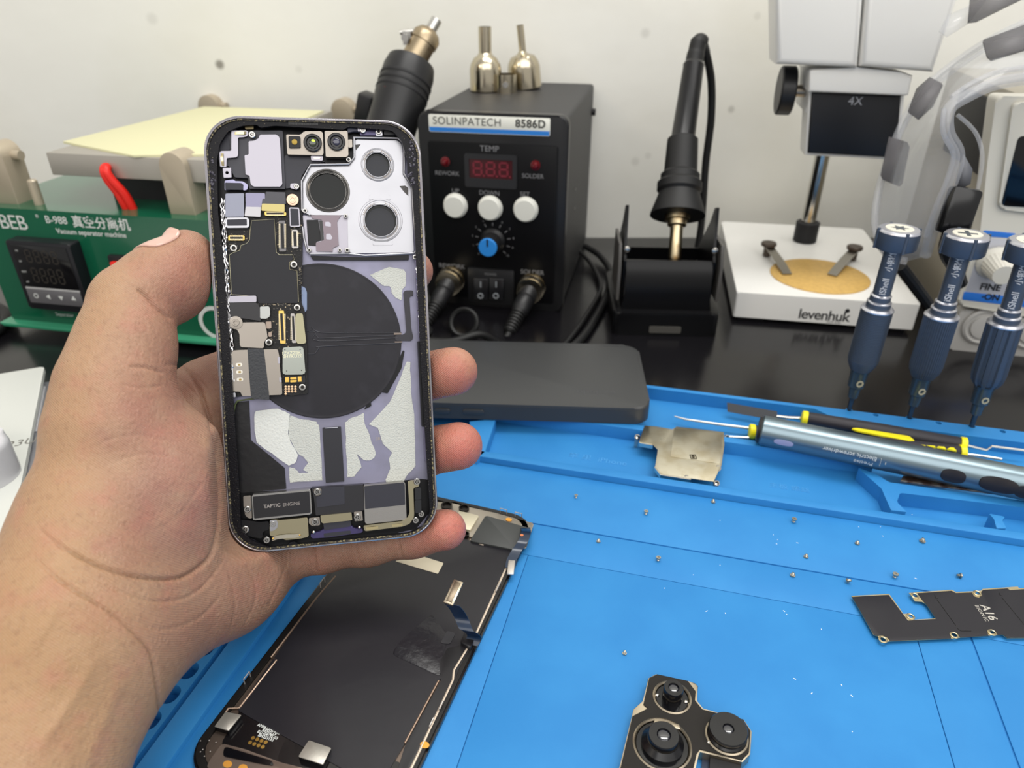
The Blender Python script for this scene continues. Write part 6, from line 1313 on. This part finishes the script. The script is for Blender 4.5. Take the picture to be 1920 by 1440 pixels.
FING = [[(400, 735, 270, 12), (600, 610, 279, 10), (700, 545, 276, 8.8), (774, 508, 270, 7.8)],
        [(440, 810, 276, 12.5), (640, 765, 281, 10.5), (770, 712, 275, 9.6), (850, 696, 264, 9.1)],
        [(470, 900, 276, 12.5), (650, 890, 281, 10.5), (780, 850, 275, 9.4), (860, 836, 265, 9.0)],
        [(500, 1010, 270, 12.5), (600, 1024, 270, 9.6), (690, 1014, 272, 8.8), (775, 1001, 272, 8.3), (836, 993, 266, 7.7)]]
def hand_sdf(P):
    d = None
    for a, b in PALM:
        c = cone(P, a, b); d = c if d is None else smin(d, c, 13)
    d = smin(d, chain(P, THEN, 8), 5)
    th = smin(chain(P, TPROX, 5), chain(P, TDIST, 5), 1.8)
    d = smin(d, th, 7)
    for i, f in enumerate(FING):
        d = smin(d, chain(P, f, 5), (8, 6, 6, 6)[i])
    # flesh stops against the phone body
    W = np.stack([P[..., 0], P[..., 1] * SN + P[..., 2] * CS, P[..., 1] * CS - P[..., 2] * SN + CAM_H], -1) - HFm.o
    x = np.abs(W @ HFm.X) - (PW / 2 + .15 - 11); y = np.abs(W @ HFm.Y) - (PL / 2 + .15 - 11); z = -(W @ HFm.Z) - 8.0
    q2 = np.sqrt(np.maximum(x, 0) ** 2 + np.maximum(y, 0) ** 2) + np.minimum(np.maximum(x, y), 0) - 11
    box = np.maximum(q2, z)
    return -smin(-d, box, 1.2)
def surface_net(f, lo, hi, h):
    n = [int(math.ceil((hi[i] - lo[i]) / h)) + 1 for i in range(3)]
    ax = [(lo[i] + h * np.arange(n[i])).astype(np.float32) for i in range(3)]
    V = np.empty(n, np.float32)
    for i0 in range(0, n[0], 24):
        g = np.stack(np.meshgrid(ax[0][i0:i0 + 24], ax[1], ax[2], indexing='ij'), -1); V[i0:i0 + 24] = f(g)
    ins = V < 0
    cn = [ins[a:n[0] - 1 + a, b:n[1] - 1 + b, c:n[2] - 1 + c] for a in (0, 1) for b in (0, 1) for c in (0, 1)]
    sm = sum(c.astype(np.int8) for c in cn); act = (sm > 0) & (sm < 8)
    idx = -np.ones(act.shape, np.int64); ijk = np.argwhere(act); idx[act] = np.arange(len(ijk))
    acc = np.zeros((len(ijk), 3)); cnt = np.zeros(len(ijk))
    cor = [(a, b, c) for a in (0, 1) for b in (0, 1) for c in (0, 1)]
    for p in range(8):
        for q in range(p + 1, 8):
            dd = np.array(cor[q]) - np.array(cor[p])
            if abs(dd).sum() != 1: continue
            A = V[tuple((ijk + cor[p]).T)]; B = V[tuple((ijk + cor[q]).T)]; c = (A < 0) != (B < 0)
            t = np.where(c, A / np.where(c, A - B, 1), 0)
            acc += np.where(c[:, None], np.array(cor[p]) + t[:, None] * dd, 0); cnt += c
    verts = (ijk + acc / cnt[:, None]) * h + np.array(lo)
    quads = []
    for d in range(3):
        u, v = (d + 1) % 3, (d + 2) % 3
        sl0 = [slice(None)] * 3; sl1 = [slice(None)] * 3; sl0[d] = slice(0, -1); sl1[d] = slice(1, None)
        A = ins[tuple(sl0)]; B = ins[tuple(sl1)]
        for flip, msk in ((False, A & ~B), (True, ~A & B)):
            e = np.argwhere(msk); ok = (e[:, u] > 0) & (e[:, v] > 0) & (e[:, u] < n[u] - 1) & (e[:, v] < n[v] - 1); e = e[ok]
            o = []
            for du, dv in ((-1, -1), (0, -1), (0, 0), (-1, 0)):
                k = e.copy(); k[:, u] += du; k[:, v] += dv; o.append(idx[tuple(k.T)])
            qd = np.stack(o, 1); quads.append(qd[:, ::-1] if flip else qd)
    return verts, np.concatenate(quads)
HV, HQ = surface_net(hand_sdf, (-235, -125, 146), (2, 58, 296), 1.15)
def cam2w(P): return np.stack([P[:, 0], P[:, 1] * SN + P[:, 2] * CS, P[:, 1] * CS - P[:, 2] * SN + CAM_H], -1)
me = bpy.data.meshes.new('person'); me.from_pydata(HV.tolist(), [], HQ.tolist()); me.update()
tmp = bpy.data.objects.new('tmp', me); col.objects.link(tmp)
m1 = tmp.modifiers.new('s', 'SMOOTH'); m1.factor = .5; m1.iterations = 3
m2 = tmp.modifiers.new('u', 'SUBSURF'); m2.levels = 1; m2.render_levels = 1
dg = bpy.context.evaluated_depsgraph_get(); me2 = bpy.data.meshes.new_from_object(tmp.evaluated_get(dg)); bpy.data.objects.remove(tmp)
N = len(me2.vertices); V = np.empty(N * 3, np.float32); me2.vertices.foreach_get('co', V); V = V.reshape(-1, 3).astype(float)
NR = np.empty(N * 3, np.float32); me2.vertices.foreach_get('normal', NR); NR = NR.reshape(-1, 3).astype(float)
if (np.einsum('ij,ij->i', NR, V - V.mean(0))).mean() < 0: me2.flip_normals(); NR = -NR
PX = 960 + FPX * V[:, 0] / V[:, 2]; PY = 720 - FPX * V[:, 1] / V[:, 2]
face = -(NR * V).sum(1) / np.linalg.norm(V, axis=1)      # towards the viewer
def segd(pl):
    best = np.full(N, 1e9); tt = np.zeros(N)
    L = len(pl) - 1
    for i in range(L):
        a = np.array(pl[i], float); b = np.array(pl[i + 1], float); ab = b - a; t = np.clip(((PX - a[0]) * ab[0] + (PY - a[1]) * ab[1]) / (ab @ ab), 0, 1)
        d = np.hypot(PX - a[0] - t * ab[0], PY - a[1] - t * ab[1]); m_ = d < best; best[m_] = d[m_]; tt[m_] = (i + t[m_]) / L
    return best, tt
def sp2(pts, k=6): return [(p.x, p.y) for p in smoothp([(x, y, 0) for x, y in pts], k)]
CREASE = [([(312, 684), (345, 690), (379, 742), (404, 830), (412, 900), (412, 970), (400, 1032), (373, 1064), (327, 1085), (251, 1080), (175, 1056), (105, 1018), (70, 985)], 7, 1.5),
          ([(418, 1050), (380, 1100), (335, 1124), (285, 1127), (235, 1112), (190, 1094)], 6, .5), ([(420, 1110), (370, 1160), (300, 1180), (250, 1160)], 6, .35),
          ([(60, 1040), (105, 1082), (160, 1120), (204, 1148), (250, 1188), (280, 1222), (292, 1271), (300, 1335), (306, 1350)], 6, 1.0),
          ([(90, 1105), (150, 1150), (210, 1195), (255, 1240), (275, 1290)], 5, .35), ([(240, 688), (275, 690), (306, 700)], 6, .7), ([(225, 720), (265, 728), (308, 722)], 5, .3),
          ([(255, 540), (275, 556), (295, 577), (322, 600)], 6, 1.3), ([(225, 585), (240, 610), (245, 640)], 5, .2), ([(268, 590), (280, 640), (280, 690)], 4, .12), ([(285, 600), (297, 650), (298, 690)], 4, .12), ([(255, 600), (262, 650), (262, 685)], 4, .1),
          ([(586, 1020), (591, 1050), (593, 1075)], 5, .9), ([(666, 1018), (672, 1045), (682, 1064)], 4, .45), ([(745, 1008), (750, 1030), (757, 1048)], 4, .6),
          ([(330, 705), (372, 745), (400, 800)], 5, .4), ([(350, 690), (390, 730), (408, 790)], 4, .35), ([(425, 1060), (440, 1130), (430, 1190)], 5, .35), ([(455, 1050), (480, 1110), (455, 1180)], 5, .3), ([(540, 1050), (520, 1100), (500, 1140)], 6, .3),
          ([(190, 830), (250, 815), (330, 830)], 5, .22), ([(200, 870), (280, 850), (350, 870)], 5, .2), ([(180, 930), (260, 960), (340, 1010)], 5, .25), ([(130, 960), (200, 1000), (270, 1040)], 5, .25), ([(300, 990), (340, 960), (380, 900)], 5, .2)]
disp = np.zeros(N)
for pl, w_, dp_ in CREASE:
    d, t = segd(sp2(pl)); tap = np.clip(np.minimum(t, 1 - t) * 7, .15, 1)
    ok = np.clip((face + .1) * 4, 0, 1)
    disp -= .8 * dp_ * tap * ok * (np.exp(-(d / (w_ * .42)) ** 2) - .10 * np.exp(-((d - w_ * 1.6) / (w_ * 1.1)) ** 2))
# soft tendons, veins and fat pads
for (x, y, r, a) in ((300, 905, 60, .8), (225, 740, 40, .3), (330, 520, 30, .3), (480, 1110, 50, .5), (150, 1250, 60, .3)):
    disp += a * np.exp(-((PX - x) ** 2 + (PY - y) ** 2) / (2 * r * r)) * np.clip(face, 0, 1)
for pl, w_, a in (([(60, 1420), (130, 1320), (180, 1230)], 14, .5), ([(160, 1440), (200, 1340), (230, 1270)], 12, .4), ([(20, 1250), (80, 1180), (120, 1120)], 13, .4)):
    d, t = segd(sp2(pl)); disp += a * np.exp(-(d / w_) ** 2) * np.clip(face, 0, 1) * np.clip(np.minimum(t, 1 - t) * 5, 0, 1)
V2 = V + NR * disp[:, None]
W = cam2w(V2) * S
org = cam2w(np.array([cs(150, 1180, 200)]))[0] * S
me2.vertices.foreach_set('co', (W - org).astype(np.float32).ravel()); me2.update()
# skin colour by place: yellower wrist and thumb back, redder pads
base = np.tile(np.array([lin(c) for c in (160, 127, 104)]), (N, 1))
def blob(x, y, rx, ry, rgb, a, ang=0, mf=None):
    global base
    ca, sa = math.cos(ang), math.sin(ang); u = ((PX - x) * ca + (PY - y) * sa) / rx; v = (-(PX - x) * sa + (PY - y) * ca) / ry
    k = (a * np.exp(-(u * u + v * v) / 2))[:, None]
    if mf is not None: k = k * mf[:, None]
    base = base * (1 - k) + np.array([lin(c) for c in rgb]) * k
blob(60, 1250, 190, 260, (166, 132, 94), .75); blob(150, 850, 80, 200, (166, 132, 97), .6); blob(190, 560, 60, 70, (166, 134, 100), .5)
blob(320, 880, 80, 110, (155, 112, 98), .6); blob(300, 950, 60, 80, (150, 109, 100), .4); blob(350, 510, 55, 60, (157, 108, 91), .75); blob(368, 560, 40, 60, (151, 97, 83), .6); blob(290, 650, 60, 70, (158, 118, 100), .5)
blob(280, 760, 60, 40, (159, 112, 96), .6); blob(470, 1130, 110, 90, (160, 118, 99), .6); blob(380, 1190, 90, 50, (158, 117, 100), .5); blob(380, 700, 60, 60, (144, 99, 86), .7)
blob(865, 700, 60, 55, (176, 104, 92), .8); blob(870, 845, 62, 55, (184, 102, 92), .85); blob(850, 1000, 60, 45, (188, 108, 97), .9); blob(806, 508, 30, 40, (151, 98, 88), .7); blob(650, 1045, 110, 40, (136, 94, 77), .6)
rn = random.Random(8)
for _ in range(60): blob(rn.uniform(180, 420), rn.uniform(740, 1120), rn.uniform(8, 26), rn.uniform(8, 22), rn.choice([(167, 139, 117), (147, 99, 90), (160, 121, 104)]), .28)
ca = me2.color_attributes.new('skin_tint', 'FLOAT_COLOR', 'POINT')
ca.data.foreach_set('color', np.concatenate([base, np.ones((N, 1))], 1).astype(np.float32).ravel())
sk = M('skin', (205, 158, 126), .44, bump=(1.1, .17)); nt = sk.node_tree; pb = nt.nodes['Principled BSDF']
at = nt.nodes.new('ShaderNodeVertexColor'); at.layer_name = 'skin_tint'; 
src = at.outputs['Color']; tc0 = nt.nodes.new('ShaderNodeTexCoord')
for sc_, cc_, lo_, hi_, am in ((130, (206, 132, 116), .5, .72, .35), (90, (214, 176, 140), .5, .7, .3), (520, (128, 84, 68), .52, .75, .28), (1400, (222, 184, 160), .55, .75, .25)):
    n_ = nt.nodes.new('ShaderNodeTexNoise'); n_.inputs['Scale'].default_value = sc_; n_.inputs['Detail'].default_value = 4; n_.noise_dimensions = '4D'; n_.inputs['W'].default_value = sc_ * .01
    r_ = nt.nodes.new('ShaderNodeMapRange'); r_.inputs[1].default_value = lo_; r_.inputs[2].default_value = hi_; r_.inputs[4].default_value = am
    x_ = nt.nodes.new('ShaderNodeMix'); x_.data_type = 'RGBA'; x_.inputs[7].default_value = rgba(tuple(int(v * .84) for v in cc_))
    nt.links.new(tc0.outputs['Object'], n_.inputs['Vector']); nt.links.new(n_.outputs['Fac'], r_.inputs[0]); nt.links.new(r_.outputs[0], x_.inputs[0]); nt.links.new(src, x_.inputs[6]); src = x_.outputs[2]
nt.links.new(src, pb.inputs['Base Color'])
pb.inputs['Subsurface Weight'].default_value = .18; pb.inputs['Subsurface Radius'].default_value = (1, .35, .2); pb.inputs['Subsurface Scale'].default_value = .0022; pb.inputs['Specular IOR Level'].default_value = .4
bp1 = [n for n in nt.nodes if n.type == 'BUMP'][0]; tc = [n for n in nt.nodes if n.type == 'TEX_COORD'][0]
vo_ = nt.nodes.new('ShaderNodeTexVoronoi'); vo_.feature = 'DISTANCE_TO_EDGE'; vo_.inputs['Scale'].default_value = 620
mp_ = nt.nodes.new('ShaderNodeMapping'); mp_.inputs['Scale'].default_value = (1.6, .8, .8); mp_.inputs['Rotation'].default_value = (0, .6, .9)
nt.links.new(tc.outputs['Object'], mp_.inputs[0]); nt.links.new(mp_.outputs[0], vo_.inputs['Vector'])
bp2 = nt.nodes.new('ShaderNodeBump'); bp2.inputs['Distance'].default_value = .00019; nt.links.new(vo_.outputs['Distance'], bp2.inputs['Height']); nt.links.new(bp1.outputs[0], bp2.inputs['Normal'])
wv = nt.nodes.new('ShaderNodeTexWave'); wv.wave_type = 'BANDS'; wv.bands_direction = 'DIAGONAL'; wv.inputs['Scale'].default_value = 700; wv.inputs['Distortion'].default_value = 5; wv.inputs['Detail'].default_value = 1; wv.inputs['Detail Scale'].default_value = .12
nt.links.new(tc.outputs['Object'], wv.inputs['Vector']); bp3 = nt.nodes.new('ShaderNodeBump'); bp3.inputs['Distance'].default_value = .00007; nt.links.new(wv.outputs['Fac'], bp3.inputs['Height']); nt.links.new(bp2.outputs[0], bp3.inputs['Normal']); nt.links.new(bp3.outputs[0], pb.inputs['Normal'])
me2.materials.clear(); me2.materials.append(sk); me2.polygons.foreach_set('use_smooth', [True] * len(me2.polygons))
hand = bpy.data.objects.new('person', me2); col.objects.link(hand); hand.location = org
tag(hand, 'bare left hand and wrist of a person gripping the opened phone', 'person')
# thumbnail
def radial(o, dr, r0=3., r1=20.):
    t = r0
    for _ in range(40):
        v = float(hand_sdf((o + dr * t)[None, :].astype(np.float32))[0]); t -= v
        if abs(v) < .01: break
    return t
A = cs(*TDIST[1][:3]); B = cs(*TDIST[2][:3]); axn = (B - A) / np.linalg.norm(B - A)
nn = np.array([-.56, .66, -.40]); nn -= axn * (nn @ axn); nn /= np.linalg.norm(nn); bn = np.cross(axn, nn)
rows = []; m = bmesh.new(); NH, NT = 14, 12
for i in range(NH + 1):
    u = i / NH; h_ = 3.2 + 12.6 * u; row = []
    wdt = math.radians(50) * (1 - .16 * (2 * u - 1) ** 2) * (1 if u > .12 else math.sqrt(max(0.05, 1 - ((.12 - u) / .12) ** 2)) * .25 + .75) * (1 if u < .86 else math.sqrt(max(.02, 1 - ((u - .86) / .15) ** 2)))
    for j in range(NT + 1):
        a = (j / NT * 2 - 1) * wdt; dr = nn * math.cos(a) + bn * math.sin(a); o_ = A + axn * min(h_, 12.4); r = radial(o_, dr)
        ex = .42 + (0.12 if u > .8 else 0); p = o_ + dr * (r + ex) + axn * max(0, h_ - 12.4)
        row.append(m.verts.new(cam2w(p[None])[0]))
    rows.append(row)
for a, b in zip(rows, rows[1:]):
    for j in range(NT): m.faces.new((a[j], a[j + 1], b[j + 1], b[j]))
bmesh.ops.translate(m, verts=m.verts, vec=-Vector(org) / S)
bmesh.ops.recalc_face_normals(m, faces=m.faces)
q = MB(); q.add(m)
nail = q.build('thumbnail', M('nail', (200, 162, 148), .28, coat=.3), hand, 80)
sm = nail.modifiers.new('t', 'SOLIDIFY'); sm.thickness = .0005; sm.offset = -1
